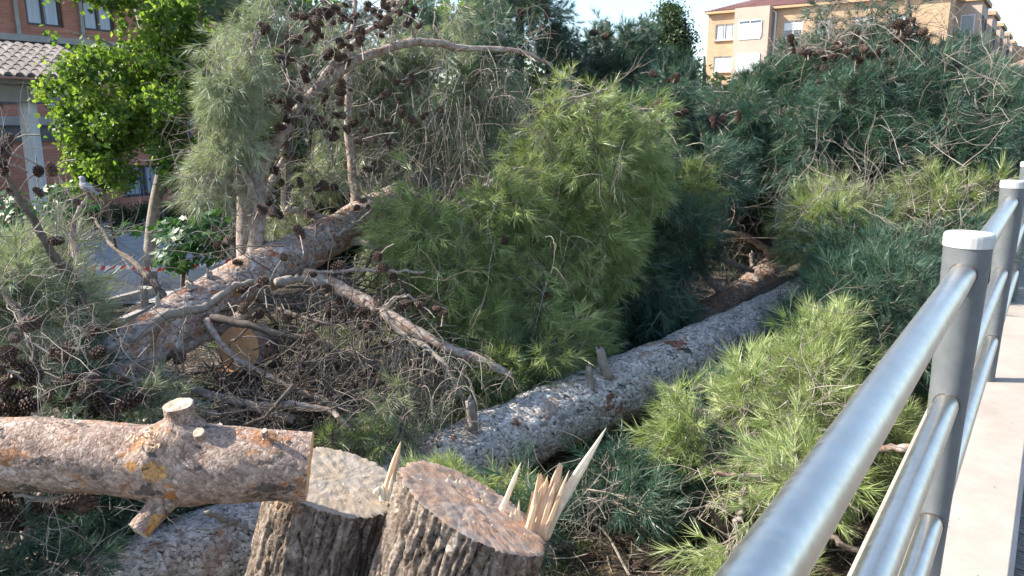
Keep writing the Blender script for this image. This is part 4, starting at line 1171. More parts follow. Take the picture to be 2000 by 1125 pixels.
rd = L((600, 540, 5.75, .07), (660, 562, 5.65, .058), (735, 602, 5.5, .05), (800, 640, 5.35, .045), (860, 672, 5.25, .038), (940, 705, 5.2, .032), (1000, 735, 5.2, .02), n=30)
rd2 = L((745, 610, 5.4, .02), (800, 660, 5.3, .022), (860, 700, 5.1, .020), (895, 760, 5.0, .014), (910, 800, 5.0, .008), mat='twig')
lf = L((508, 400, 5.95, .034), (490, 320, 6.0, .028), (478, 240, 6.05, .022), (490, 150, 6.1, .016), (500, 60, 6.1, .012))
lf2 = L((505, 420, 5.9, .03), (480, 340, 5.8, .028), (440, 310, 5.8, .02), (410, 300, 5.8, .012))
lf3 = L((500, 400, 5.9, .018), (470, 340, 5.9, .016), (400, 345, 5.8, .012), (350, 343, 5.8, .008), mat='twig')
g1 = L((500, 545, 5.25, .016), (450, 562, 5.15, .022), (400, 600, 5.05, .03), (340, 612, 4.8, .03), (290, 640, 4.65, .028), (252, 672, 4.55, .018), mat='twig')
g2 = L((405, 622, 5.0, .024), (470, 630, 4.95, .026), (540, 650, 4.95, .022), (620, 670, 4.95, .02), (700, 700, 4.95, .02), (790, 735, 4.95, .014), (850, 760, 4.95, .008), mat='twig_dark')
g3 = L((405, 625, 4.9, .022), (440, 680, 4.85, .020), (500, 725, 4.8, .022), (600, 770, 4.75, .018), (680, 800, 4.7, .012), mat='limb')
g4 = L((340, 695, 4.85, .04), (370, 672, 4.95, .042), (420, 650, 5.2, .036), (470, 632, 5.4, .03), mat='limb')
g5 = L((560, 408, 6.3, .028), (610, 418, 6.4, .032), (655, 436, 6.55, .036), mat='limb')
g6 = L((655, 460, 6.2, .018), (690, 440, 6.25, .014), (740, 395, 6.4, .006), mat='twig')
g7 = L((690, 468, 6.4, .034), (730, 480, 6.3, .028), (775, 508, 6.2, .022), (820, 530, 6.2, .012), mat='twig')
g8 = L((620, 532, 5.7, .01), (690, 528, 5.7, .014), (750, 528, 5.7, .013), (830, 532, 5.7, .008), mat='limb')
g9 = L((540, 552, 5.35, .03), (590, 545, 5.5, .026), (640, 560, 5.55, .02), mat='twig')
g10 = L((740, 610, 5.5, .012), (770, 585, 5.5, .012), (800, 580, 5.5, .010), (830, 600, 5.5, .006), mat='twig')
sap = L((185, 430, 6.2, .010), (220, 480, 5.8, .016), (270, 520, 5.4, .022), (305, 560, 5.15, .026), (335, 610, 5.0, .03), mat='twig_dark')
snag(lp, 375, 565, 5.1, 368, 550, .03, .025); snag(lp, 413, 545, 5.3, 408, 532, .025, .02); snag(lp, 308, 605, 4.9, 308, 580, .02, .014)
for pth, n_, ln in ((arch, 60, .55), (up2, 40, .5), (vert, 36, .5), (lf, 26, .5), (lf2, 22, .4), (lf3, 14, .35), (rd, 50, .5), (rd2, 46, .5), (g2, 40, .45), (g3, 34, .4), (sap, 22, .5), (g7, 18, .5), (g8, 10, .3)):
    lp.tangle(pth, n_, ln, .0045, .3, .12 if pth is not rd2 else .5, 2, .02)
# tangle of dead twigs under the trunk
def px_cloud(pts, n, j):
    out = []
    for i in range(n):
        a, b, Y = pts[rng.integers(0, len(pts))]; out.append(P(a + rng.normal() * j, b + rng.normal() * j, Y + rng.normal() * .25))
    return out
tang = [(560, 600, 5.6), (620, 600, 5.5), (700, 600, 5.8), (760, 560, 6.2), (640, 700, 5.2), (560, 720, 5.1), (720, 740, 5.1), (620, 780, 4.9), (760, 680, 5.5), (520, 600, 5.5), (800, 560, 6.2), (700, 520, 6.6)]
lp.tangle(px_cloud(tang, 200, 45), 90, .5, .0042, .3, .1, 2, .08)
lp.tangle(px_cloud(tang, 200, 45), 250, .6, .0062, .2, .1, 2, .08, dark=True)
for _c in px_cloud(tang + [(500, 780, 4.8), (420, 740, 4.8), (600, 800, 4.7)], 60, 45):
    _d = unit(rng.normal(size=3) * np.array([1, .6, .35])); _l = rng.uniform(.25, .6); _r = rng.uniform(.006, .016); _c = np.array(_c) - [0, 0, .12]
    if clear(_c, True) and clear(_c + _d * _l, True): lp.twd.tube([_c - _d * _l, _c + rng.normal(size=3) * .03, _c + _d * _l * .5 + rng.normal(size=3) * .03, _c + _d * _l], [_r, _r, _r * .8, _r * .6], 7)
lp.tangle(px_cloud([(1450, 440, 10), (1400, 420, 9.6), (1500, 400, 10), (1380, 520, 9)], 90, 50), 120, .9, .008, .2, .0, 2, .1, dark=True)
lp.tangle(px_cloud([(450, 720, 5.0), (520, 760, 4.9), (600, 780, 4.8), (680, 820, 4.7), (380, 760, 4.7), (560, 840, 4.6)], 90, 40), 260, .6, .0065, .2, .0, 2, .1, dark=True)
lp.tangle(px_cloud([(850, 720, 5.0), (860, 760, 4.9), (820, 700, 5.1), (880, 800, 4.8)], 60, 30), 110, .5, .0036, .18, .55, 2, .08)
lp.tangle(px_cloud([(900, 250, 7.0), (880, 330, 6.9), (820, 250, 7.0), (950, 180, 6.9), (780, 300, 7)], 80, 50), 120, .6, .004, .28, .35, 2, .05)
lp.tangle(px_cloud([(560, 120, 6.3), (620, 200, 6.4), (470, 200, 6.2), (640, 330, 6.5), (560, 350, 6.3), (740, 330, 6.8)], 70, 50), 100, .55, .0045, .28, .05, 2, .05)
# cones from the photograph
A_ = lambda s, ox, oy, k: [(ox + a / k, oy + b / k) for a, b in s]
up_c = [(370,155),(460,240),(445,305),(285,335),(315,380),(410,430),(210,480),(365,530),(245,590),(270,590),(200,645),(620,100),(635,150),(530,205),(630,205),(735,40),(700,65),(780,80),(830,100),(870,165),(865,215),(810,245),(760,220),(580,355),(700,285),(990,20),(1040,20),(1105,15),(1075,65),(960,130),(1000,140),(1175,130),(770,440),(765,480),(755,300),(680,515),(745,605),(450,665),(525,635),(585,585),(475,560),(700,710),(730,715),(795,675),(860,735),(940,725),(1060,430),(1130,430),(985,505),(1205,605),(1065,660),(515,820),(415,890),(65,920),(215,925),(130,850),(235,830),(205,745),(75,650),(900,885),(420,1100),(340,1095),(500,540),(570,90),(410,510),(545,475),(600,660),(650,985),(680,970),(880,1050),(1000,25),(640,110),(1010,110)]
lp.cones_px(A_(up_c, 380, 0, 2.68), 6.1, .82, .25)
lp.cones_px([(a + rng.normal() * 14, b + rng.normal() * 14) for a, b in A_(up_c, 380, 0, 2.68)], 6.2, .72, .3)
lp.cones_px([(a + rng.normal() * 22, b + rng.normal() * 22) for a, b in A_(up_c, 380, 0, 2.68)], 6.3, .7, .3)
mid_c = [(320,20),(370,40),(110,190),(165,170),(205,275),(235,400),(330,380),(425,250),(165,460),(310,520),(500,130),(875,250),(580,400),(635,400),(800,510),(860,520),(460,590),(550,620),(545,40),(640,520),(915,670),(840,740),(670,770),(650,850),(560,800),(715,910),(130,840),(290,840),(530,770),(1160,500),(995,480),(700,470),(690,290),(560,330),(230,390),(320,370),(1190,520),(1010,650),(370,660),(760,870),(620,760),(490,620),(950,350),(900,300)]
lp.cones_px(A_(mid_c, 380, 400, 2.446), 5.15, .85, .2)
lp.cones_px([(500 + rng.uniform(-60, 320), 600 + rng.uniform(-20, 230)) for _ in range(46)], 5.1, .95, .25)
lp.cones_px([(540, 600, 5.4), (470, 555, 5.0), (490, 560, 5.0), (350, 603, 4.75), (365, 620, 4.75), (325, 600, 4.8), (445, 590, 5.0), (245, 605, 5.5), (265, 500, 6), (262, 530, 6), (268, 540, 6), (315, 590, 5.5), (190, 515, 6), (235, 495, 6), (295, 520, 6)], 5, 1.0)
top_c = [(1000,210),(1030,230)] + A_([(350,100),(330,90),(370,130),(400,50),(420,70),(500,70),(410,150),(430,140),(460,210),(450,190),(500,280),(540,310),(490,270),(520,260),(390,20),(500,15),(560,110),(300,180),(100,260),(60,110),(200,50),(250,90),(130,300),(170,310),(60,400)], 780, 100, 2.083)
lp.cones_px(top_c, 7.0, .95, .2)
# grey-green hanging foliage at the left of the crown
HK = 'needle_grey'
for (px, py, rx, ry, n) in ((440, 120, 45, 60, 17), (430, 220, 42, 90, 24), (440, 330, 40, 60, 12), (470, 90, 60, 45, 9), (520, 60, 60, 40, 6), (600, 80, 60, 50, 6), (560, 180, 60, 60, 6),
                           (720, 230, 70, 70, 12), (740, 330, 60, 70, 12), (850, 170, 60, 90, 15), (880, 110, 60, 40, 6), (620, 280, 60, 60, 6), (730, 420, 40, 50, 8), (740, 480, 18, 40, 4), (810, 330, 60, 60, 9), (385, 260, 20, 30, 3), (500, 470, 50, 30, 4), (590, 370, 60, 40, 5), (960, 60, 60, 40, 6)):
    lp.blob(px, py, (7.5 if px > 700 else 6.6) if px > 560 else 6.0, rx, ry, .35, int(n * (.3 if px < 560 else .3)) + 1, HK, (0, -.1, -.7), .45, 12, 1.6, .85, inner=.1)
for (px, py, rx, ry, n) in ((480, 20, 70, 40, 9), (600, 20, 80, 40, 9), (720, 60, 70, 60, 10), (850, 50, 80, 50, 12), (960, 130, 70, 60, 12), (930, 250, 60, 60, 12), (780, 160, 70, 60, 10), (660, 200, 60, 60, 6)):
    lp.blob(px, py, 7.6, rx, ry, .4, n, HK, (0, -.1, -.5), .5, 11, 1.2, .95, inner=.1)
lp.blob(1020, 60, 7.6, 70, 50, .4, 14, 'needle_blue', (0, -.2, 0), .5, 12, .5, 1)
lp.blob(400, 720, 5.2, 45, 35, .2, 7, 'needle', (0, 0, .2), .25, 12, .4, .8)
lp.blob(570, 700, 5.5, 90, 60, .25, 7, 'needle', (0, 0, .2), .3, 11, .4, .8)
lp.finish()

# ---- pine on the right, dark blue-green heap in front of the flats
rp = Tree('fallen_pine', P(1750, 450, 9.5), 'fallen pine heaped up in front of the apartment block, cones along its bare limbs')
BK = 'needle_blue'
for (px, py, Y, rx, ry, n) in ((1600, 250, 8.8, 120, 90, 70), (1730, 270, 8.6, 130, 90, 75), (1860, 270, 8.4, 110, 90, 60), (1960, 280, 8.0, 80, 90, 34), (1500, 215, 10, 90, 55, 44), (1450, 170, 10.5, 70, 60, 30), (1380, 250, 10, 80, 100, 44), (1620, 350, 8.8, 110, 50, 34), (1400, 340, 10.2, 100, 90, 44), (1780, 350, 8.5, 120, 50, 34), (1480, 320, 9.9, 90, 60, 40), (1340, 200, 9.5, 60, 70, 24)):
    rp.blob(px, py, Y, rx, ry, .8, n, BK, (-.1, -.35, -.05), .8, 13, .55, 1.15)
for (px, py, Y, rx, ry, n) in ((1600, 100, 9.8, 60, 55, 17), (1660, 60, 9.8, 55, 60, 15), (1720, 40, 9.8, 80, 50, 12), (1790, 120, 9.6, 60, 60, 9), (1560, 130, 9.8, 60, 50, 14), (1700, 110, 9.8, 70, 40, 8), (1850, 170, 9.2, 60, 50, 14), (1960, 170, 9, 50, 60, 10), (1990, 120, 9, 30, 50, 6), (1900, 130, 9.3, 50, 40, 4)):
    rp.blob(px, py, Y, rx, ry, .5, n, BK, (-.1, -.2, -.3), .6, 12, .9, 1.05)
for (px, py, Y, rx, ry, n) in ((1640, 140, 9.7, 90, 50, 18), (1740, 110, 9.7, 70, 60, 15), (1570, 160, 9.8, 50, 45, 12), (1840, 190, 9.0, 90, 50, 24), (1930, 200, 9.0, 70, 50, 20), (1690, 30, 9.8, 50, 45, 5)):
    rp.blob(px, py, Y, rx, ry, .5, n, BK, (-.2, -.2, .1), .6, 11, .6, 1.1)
# boughs whose sunlit look is put into paler needle colours
rp.blob(1680, 420, 7.8, 130, 55, .5, 42, 'needle_grey', (-.4, -.3, .2), .6, 13, .4, 1)
rp.blob(1600, 420, 7.6, 50, 45, .3, 14, 'needle', (-.5, -.3, .2), .4, 13, .4, .95)
rp.blob(1830, 450, 7.4, 80, 50, .4, 16, 'needle', (-.1, -.3, .3), .5, 12, .4, 1)
rp.blob(1700, 480, 7.7, 110, 40, .4, 18, BK, (0, -.3, .1), .5, 12, .5, 1)
rp.blob(1520, 470, 8.3, 50, 40, .3, 9, 'needle', (-.1, -.3, .3), .4, 12, .4, .95)
rl = []
for rows in ([(1700, 240, 9.2, .05), (1690, 190, 9.2, .045), (1665, 150, 9.2, .035), (1640, 110, 9.3, .028), (1600, 95, 9.4, .02), (1550, 100, 9.5, .012)],
             [(1692, 200, 9.2, .035), (1712, 150, 9.3, .03), (1730, 120, 9.3, .022), (1760, 90, 9.4, .014)],
             [(1800, 230, 9.3, .06), (1797, 150, 9.4, .055), (1790, 90, 9.5, .045), (1775, 30, 9.6, .03), (1770, -30, 9.7, .02)],
             [(1795, 140, 9.4, .03), (1760, 120, 9.4, .024), (1720, 105, 9.5, .018), (1660, 100, 9.5, .01)],
             [(1800, 160, 9.4, .025), (1850, 110, 9.3, .02), (1870, 85, 9.3, .012)],
             [(1610, 130, 9.3, .03), (1650, 120, 9.3, .026), (1690, 165, 9.25, .03)],
             [(1930, 165, 9, .05), (1970, 140, 8.9, .06), (2050, 110, 8.8, .07)],
             [(1860, 390, 7.2, .018), (1920, 385, 7.1, .022), (1990, 345, 7, .028)],
             [(1900, 400, 7.2, .014), (1940, 350, 7.4, .018), (1990, 300, 7.5, .03)],
             [(1700, 390, 7.6, .01), (1660, 400, 7.6, .014), (1760, 440, 7.5, .02), (1840, 410, 7.4, .024)]):
    rl.append(rp.limb(rows, mat='twig_dark' if rng.random() < .6 else 'limb'))
for i, q in enumerate(rl): rp.tangle(q, 20, .6, .005, .35, .0, 2, .05)
rp.tangle(px_cloud([(1650, 110, 9.4), (1700, 140, 9.4), (1600, 150, 9.4), (1780, 150, 9.4), (1870, 150, 9.2)], 80, 45), 120, .7, .0055, .35, 0, 2, .1)
rp.tangle(px_cloud([(1850, 250, 8.0), (1900, 230, 8.0), (1800, 230, 8.1), (1950, 250, 7.6), (1900, 330, 7.6), (1650, 190, 8.8), (1980, 300, 7.4)], 90, 45), 150, .7, .005, .35, .0, 2, .2)
rp.tangle(px_cloud([(1700, 420, 7.2), (1760, 430, 7.1), (1640, 400, 7.3), (1850, 420, 7.0), (1800, 380, 7.3)], 90, 35), 130, .6, .005, .35, -.05, 2, .2)
rc = [(1080,240),(1110,215),(1185,235),(1145,255),(1240,250),(1290,285),(1175,310),(1025,290),(985,265),(910,240),(880,215),(1000,360),(1240,350),(1160,360),(1290,375),(1310,320),(1340,320),(1440,105),(1410,130),(1470,160),(1360,215),(1395,200),(1520,210),(1205,400),(1145,430),(1185,490),(1280,410),(1340,430),(1630,370),(1665,385),(1710,390),(1400,420),(1440,400),(1520,380),(1600,560),(1630,420),(1700,500),(1460,480),(1500,440),(1570,450),(1800,420),(1890,410),(1370,125),(1430,150),(1450,120),(1480,170),(1210,365),(1225,350),(1270,290),(1200,235),(1100,245),(1550,520),(1650,480),(1740,470),(1540,390),(1430,480)]
rp.cones_px(A_(rc, 1200, 0, 2.5), 9.0, 1.08, .12)
rp.cones_px([(a + rng.normal() * 12, b + rng.normal() * 10) for a, b in A_(rc, 1200, 0, 2.5)], 8.25, .95, .12)
rp.cones_px([(a + rng.normal() * 16, b + rng.normal() * 12) for a, b in A_(rc, 1200, 0, 2.5)[:40]], 8.9, .95, .12)
rp.cones_px([(1840, 400, 7.2), (1870, 393, 7.2), (1905, 388, 7.2), (1820, 412, 7.2), (1855, 410, 7.2), (1925, 365, 7.1), (1730, 438, 7.2), (1740, 430, 7.3), (1690, 398, 7.6), (1880, 410, 7.1), (1900, 405, 7.1), (1930, 440, 7.0)], 7.2, 1.0, .05)
rp.finish()

# ---- near pine at the lower left with big cones
np_ = Tree('fallen_pine', P(120, 800, 3.9), 'fallen pine boughs with clustered brown cones at the left beside the sawn log')
np_.blob(40, 570, 4.8, 60, 50, .35, 12, 'needle_grey', (.3, -.3, .3), .45, 13, .4, .9)
np_.blob(60, 600, 5.5, 80, 60, .5, 36, 'needle_grey', (.3, -.3, .3), .5, 14, .4, .95)
np_.blob(130, 655, 5.2, 60, 35, .3, 8, 'needle_grey', (.4, -.3, .3), .45, 14, .4, .9)
np_.blob(30, 520, 5.6, 50, 60, .3, 10, 'needle', (.1, -.3, .1), .4, 12, .6, .9)
np_.blob(220, 780, 4.2, 70, 40, .3, 7, 'needle_grey', (.1, -.2, .1), .3, 12, .4, .8)
np_.blob(90, 790, 4.1, 90, 50, .3, 10, 'needle_blue', (0, -.2, 0), .35, 12, .4, .85)
np_.blob(150, 1015, 3.9, 120, 55, .3, 26, 'needle_blue', (.2, -.2, .2), .4, 13, .5, .85)
np_.blob(380, 985, 4.6, 120, 35, .3, 15, 'needle_blue', (.2, -.2, .2), .4, 13, .5, .85)
np_.blob(60, 1080, 3.2, 80, 60, .3, 10, 'needle_blue', (.1, -.2, .2), .35, 13, .5, .8)
np_.blob(670, 868, 4.6, 32, 18, .1, 4, 'needle', (0, 0, .6), .15, 12, .1, .7)
nl = []
for rows in ([(-20, 250, 4.4, .008), (15, 350, 4.5, .012), (60, 420, 4.55, .02), (105, 500, 4.6, .024), (150, 560, 4.7, .03), (170, 650, 4.6, .034)],
             [(160, 560, 4.9, .03), (150, 500, 5, .028), (140, 450, 5.1, .014), (168, 380, 5.2, .008)],
             [(0, 560, 4.2, .012), (40, 620, 4.1, .014), (60, 680, 4.0, .014), (80, 740, 4, .02)],
             [(255, 745, 4.4, .024), (310, 755, 4.35, .024), (370, 785, 4.3, .022), (420, 810, 4.3, .022)],
             [(210, 720, 4.3, .014), (270, 745, 4.25, .016), (340, 775, 4.2, .014), (385, 800, 4.2, .01)],
             [(420, 815, 4.5, .02), (480, 798, 4.5, .022), (560, 790, 4.5, .022), (640, 800, 4.5, .018), (680, 835, 4.4, .012)],
             [(320, 730, 4.7, .03), (390, 765, 4.6, .028), (480, 790, 4.5, .028), (575, 820, 4.5, .03)],
             [(470, 760, 4.8, .02), (560, 780, 4.8, .02), (650, 810, 4.8, .024), (700, 850, 4.8, .014)],
             [(100, 940, 3.4, .01), (60, 1000, 3.3, .014), (40, 1125, 3.2, .02)],
             [(400, 1000, 3.7, .01), (450, 1020, 3.8, .016), (520, 1040, 3.9, .012)],
             [(150, 1085, 2.9, .004), (170, 1100, 2.9, .007), (185, 1140, 2.9, .009)],
             [(30, 965, 2.95, .008), (90, 975, 2.95, .011), (120, 968, 2.95, .008)]):
    nl.append(np_.limb(rows, mat=('twig', 'twig_dark', 'limb')[rng.integers(0, 3)]))
for q in nl[:2]: np_.tangle(q, 22, .5, .004, .35, -.15, 2, .02)
for q in nl[2:]: np_.tangle(q, 14, .4, .004, .35, .05, 2, .05)
np_.tangle(px_cloud([(350, 780, 4.5), (450, 760, 4.7), (300, 730, 4.4), (560, 820, 4.7), (250, 700, 4.4), (640, 850, 4.7)], 80, 35), 150, .5, .006, .22, .0, 2, .05, dark=True)
np_.tangle(px_cloud([(60, 660, 4.1), (120, 700, 4.0), (180, 740, 4.0), (230, 760, 4.1)], 80, 35), 80, .4, .0036, .4, .0, 2, .05)
np_.tangle(px_cloud([(150, 1000, 3.7), (250, 990, 4.1), (380, 980, 4.5), (90, 1050, 3.4)], 90, 40), 70, .45, .0032, .3, .05, 2, .05)
np_.cones_px([(15, 690), (45, 715), (20, 740), (35, 775), (60, 790), (5, 760), (60, 735), (0, 720), (30, 660), (10, 800), (40, 810)], 3.6, 1.1, .08)
np_.cones_px([(130, 745), (150, 770), (170, 760), (125, 790), (155, 805), (195, 780), (185, 800), (140, 825), (105, 775), (180, 740), (255, 782), (215, 800), (230, 820), (165, 835), (270, 775), (110, 690), (130, 685), (190, 690), (60, 632), (180, 650), (240, 745)], 3.95, 1.05, .1)
np_.cones_px([(15, 1000), (30, 1020), (10, 1040), (40, 990), (145, 975), (120, 985), (165, 980), (10, 1095), (25, 1110), (60, 985), (5, 970)], 3.1, 1.15, .05)
np_.cones_px([(10, 300), (8, 335), (15, 275), (75, 335), (100, 330), (25, 375), (75, 375), (150, 395), (0, 320), (-5, 290), (110, 470)], 4.5, .8, .05)
np_.cones_px([(485, 800, 4.5), (435, 740, 4.6), (440, 755, 4.6), (540, 760, 4.7), (660, 780, 4.8), (670, 770, 4.8), (350, 700, 4.7), (440, 680, 4.7), (490, 680, 4.8), (610, 810, 4.7), (690, 770, 4.9), (545, 745, 4.9)], 4.7, 1.05, .05)
np_.finish('twig')

# ------------------------------------------------------------------ sawn section in the middle (orange face)
sc_ = empty('sawn_section', P(470, 690, 5.3), 'sawn trunk section with an orange cut face under the reddish trunk', 'log')
fc = np.array(P(466, 682, 5.05)); ax = unit(np.array([.22, .92, -.26])); 
q = np.array([fc + ax * t for t in np.linspace(0, .5, 12)]); log_mesh('trunk_section', q, np.full(12, .160), M['bark_red'], sc_, 70, 50, cell_u=.04, cell_v=.05, depth=.004, seed=33, cap_mats=(M['cut_orange'], M['cut_orange']))
s2 = empty('tree_stump', PZ(462, 1000, 0), 'small upright stump below the orange sawn section among dead twigs', 'stump')
b = P(462, 775, 5.35); q = np.array([[b.x, b.y, z] for z in np.linspace(-.05, P(462, 716, 5.35).z, 14)]); log_mesh('trunk', q, np.linspace(.15, .125, 14), M['bark_red'], s2, 64, 120, cell_u=.04, cell_v=.05, depth=.005, seed=35, cap_mats=(None, M['cut_orange']))

# ------------------------------------------------------------------ sawn log at the front left
lg = empty('sawn_log', P(300, 900, 2.95), 'reddish sawn log with two lopped branch stubs resting on the rear stump', 'log')
q = smooth_path([tuple(P(a, b_, Y)) + (r,) for a, b_, Y, r in ((-260, 888, 2.92, .150), (-100, 886, 2.92, .152), (60, 888, 2.94, .152), (200, 893, 2.96, .153), (330, 905, 2.97, .160), (420, 905, 2.98, .158), (520, 908, 3.0, .150), (604, 912, 3.03, .146))], 40)
R_end = q[-1, :3]
_, LV = log_mesh('log', q[:, :3], q[:, 3], M['bark_log'], lg, 200, 420, cell_u=.03, cell_v=.045, depth=.0014, warp=.9, lump=.016, seed=41, cap_mats=(M['cut_orange'], M['cut_orange']),
      knots=[(.70, .15, .09, .075), (.74, 0.55, .05, .02), (.66, .9, .06, .02), (.72, 3.5, .10, .055), (.90, .2, .03, .012), (.14, 1.0, .05, .01)])
def stub(rows, mat, cutm, seed, parent=lg):
    q = smooth_path([tuple(P(*r[:3])) + (r[3],) for r in rows], 14)
    o, V_ = log_mesh('branch_stub', q[:, :3], q[:, 3], M[mat], parent, 60, 70, cell_u=.03, cell_v=.03, depth=.003, warp=.4, lump=.008, seed=seed, cap_mats=(None, M[cutm]))
stub([(376, 885, 2.98, .15), (368, 850, 2.97, .095), (354, 820, 2.96, .062), (347, 790, 2.95, .060)], 'bark_log', 'cut_pale', 42)
stub([(356, 930, 2.95, .13), (330, 965, 2.9, .072), (300, 1002, 2.84, .052), (270, 1038, 2.78, .050)], 'bark_log', 'cut_pale', 43)
# small sawn knots on the log
def knot(px, py, Y, r, parent, mat='cut_pale', d=(0, -.5, .6)):
    c = np.array(P(px, py, Y)); d = unit(d); log_mesh('knot', np.array([c - d * .03, c - d * .01, c + d * .003]), np.array([r * 1.25, r * 1.1, r]), M['bark_log'], parent, 28, 8, depth=.001, lump=.001, seed=5, cap_mats=(None, M[mat]))
knot(388, 845, 2.83, .022, lg); knot(516, 842, 2.93, .013, lg, d=(.1, -.4, .9))
# loose peeling flakes / splinters on the log
fl = MB()
for i in range(130):
    t = rng.random(); px = rng.uniform(-60, 590); py = rng.uniform(840, 955)
    k = int((px + 260) / 864 * 419); a = rng.uniform(-1.6, .5); ang = int(((a) % (2 * math.pi)) / (2 * math.pi) * 200) % 200
    p = LV[min(max(k, 0), 419), ang]
    d = unit(rng.normal(size=3)); s = unit(np.cross(d, rng.normal(size=3)))
    l = .006 + .012 * rng.random(); fl.add([p - s * l * .5, p + d * l, p + s * l * .5, p - d * l * .8 + s * .002], [(0, 1, 2), (0, 2, 3)])
o = fl.build('bark_flakes', M['wood_pale'], lg); o['kind'] = 'stuff'
fr = MB()
for i in range(26):
    p = np.array(P(290 + rng.normal() * 14, 852 + rng.normal() * 14, 2.83)) ; d = unit(rng.normal(size=3) + np.array([0, -.3, .2]))
    fr.tube([p, p + d * .02, p + d * .035 + rng.normal(size=3) * .006], [.005, .004, .001], 4, True)
fr.build('frayed_bark', M['wood'], lg)['kind'] = 'stuff'

# ------------------------------------------------------------------ the two big stumps
def stump(name, label, c_px, u_px, w_px, Yc, uY, wY, bot_px, bot_r, matcut, seed, parent=None, tears=True, group=None):
    """cut ellipse from a centre and two conjugate half axes (pixels + depth), body down to a foot"""
    C0 = np.array(P(*c_px, Yc)); U0 = np.array(P(c_px[0] + u_px[0], c_px[1] + u_px[1], Yc + uY)) - C0; W0 = np.array(P(c_px[0] + w_px[0], c_px[1] + w_px[1], Yc + wY)) - C0
    nrm = unit(np.cross(U0, W0)); nrm = nrm if nrm[2] > 0 else -nrm
    foot = np.array(bot_px)
    root = empty(name, tuple(foot), label, 'stump')
    q = smooth_path([tuple(foot) + (bot_r,), tuple(foot + (C0 - foot) * .5) + (bot_r * .93,), tuple(C0) + (np.linalg.norm(U0) * .97,)], 30)
    axis = unit(C0 - foot); rmean = np.linalg.norm(U0) * .97
    o, V = log_mesh('trunk', q[:, :3], q[:, 3], M['bark_stump'], root, 300, 330, cell_u=.044, cell_v=.34, depth=.028, warp=.38, lump=.02, seed=seed, top_plane=(C0, nrm), furrow=True)
    # cut face, slightly inside the bark, uneven
    ring = V[-1]; cap_face('cut_face', ring, nrm, M[matcut], root, seed, 24, .0035, .004)
    return root, C0, U0, W0, nrm, V
f1 = PZ(610, 1500, 0); 
st1 = stump('tree_stump', 'rear stump of the pair, its pale sawn top partly under the sawn log', (662, 938), (126, 36), (20, -46), 3.4, .02, .27, (P(590, 1125, 3.35).x - .06, 3.3, 0), .36, 'cut_pale', 51)
st2 = stump('tree_stump', 'front leaning stump with a reddish cut top and tall torn splinters', (925, 988), (138, 60), (22, -36), 2.95, .06, .30, (P(850, 1125, 2.9).x - .17, 2.84, 0), .37, 'cut', 52)
def sliver(root, a, b, w, bend=(0, 0, 0), mat='wood', n=6, flat=.45, name='splinter'):
    a, b = np.array(a), np.array(b); d = unit(b - a); s = unit(np.cross(d, [0.1, 1, .1])); t = np.cross(d, s); V = []; F = []
    L = np.linalg.norm(b - a)
    for i in range(n + 1):
        f = i / n; c = a + (b - a) * f + np.array(bend) * math.sin(f * math.pi * .5) * f; ww = 1.75 * w * (1 - f) ** .6 * (1 + .12 * math.sin(f * 9 + w * 900)) + .0006
        for (x, y) in ((-1, 0), (-.2, -1), (1, -.3), (.6, .8), (-.5, .9)): V.append(c + s * ww * x + t * ww * flat * y)
    for i in range(n):
        for j in range(5): F.append((i * 5 + j, i * 5 + (j + 1) % 5, i * 5 + 5 + (j + 1) % 5, i * 5 + 5 + j))
    F.append((4, 3, 2, 1, 0)); F.append(tuple(n * 5 + j for j in range(5)))
    mb = MB(); mb.add(V, F); return mb.build(name, M[mat], root)
r2 = st2[0]
Ys = 3.0
for (bx, by, tx, ty, w, be) in ((1030, 1040, 1062, 940, .012, 0), (1038, 1045, 1070, 928, .014, 0), (1046, 1048, 1092, 905, .016, 0), (1052, 1050, 1085, 940, .014, 0), (1058, 1045, 1100, 930, .012, 0), (1032, 1030, 1056, 950, .010, 0),
                               (1042, 1035, 1080, 935, .010, 0), (1062, 1042, 1112, 918, .009, 0), (1050, 1040, 1073, 960, .012, 0), (1036, 1036, 1052, 925, .008, 0), (1056, 1030, 1094, 950, .012, 0), (1028, 1040, 1046, 960, .008, 0)):
    sliver(r2, P(bx, by + 8, Ys + rng.uniform(-.02, .05)), P(tx, ty, Ys + rng.uniform(-.02, .05)), w)
slab = [(1022, 1046), (1030, 1000), (1038, 962), (1043, 958), (1046, 968), (1053, 926), (1059, 946), (1066, 938), (1070, 958), (1080, 934), (1090, 906), (1096, 912), (1088, 968), (1078, 1020), (1070, 1056), (1045, 1056)]
sb2 = MB(); sb2.prism([P(a, b, 3.03) for a, b in slab], (.01, .035, -.01)); sb2.build('splinter', M['wood'], r2)
a_, b_ = P(1062, 1045, 3.02), P(1172, 820, 3.05); sliver(r2, a_, b_, .017, (.028, 0, -.035), 'wood_pale', 14, .25)
sliver(r2, P(978, 1003, 3.05), P(1018, 902, 3.08), .009, (0, 0, 0), 'wood_pale')
sliver(r2, P(978, 1004, 3.05), P(985, 990, 3.05), .014, (0, 0, 0), 'wood_pale')
for i in range(9): 
    x = 820 + i * 4.6; sliver(r2, P(x, 931 + i * 1.6, 3.12), P(x + rng.normal() * 3 + 3, 920 + i * 1.5 - rng.random() * 9, 3.12), .008, mat='wood_pale', n=3)
for i in range(7):
    x = 872 + i * 4; sliver(r2, P(x, 952 + i * 1.3, 3.06), P(x + 3 + rng.normal() * 2, 940 - rng.random() * 8, 3.06), .008, mat='wood_pale', n=3)
for i in range(6):
    x = 925 + i * 4; sliver(r2, P(x, 982 + i * 1.2, 3.0), P(x + 2, 976 - rng.random() * 5 + i, 3.0), .007, mat='wood', n=3)
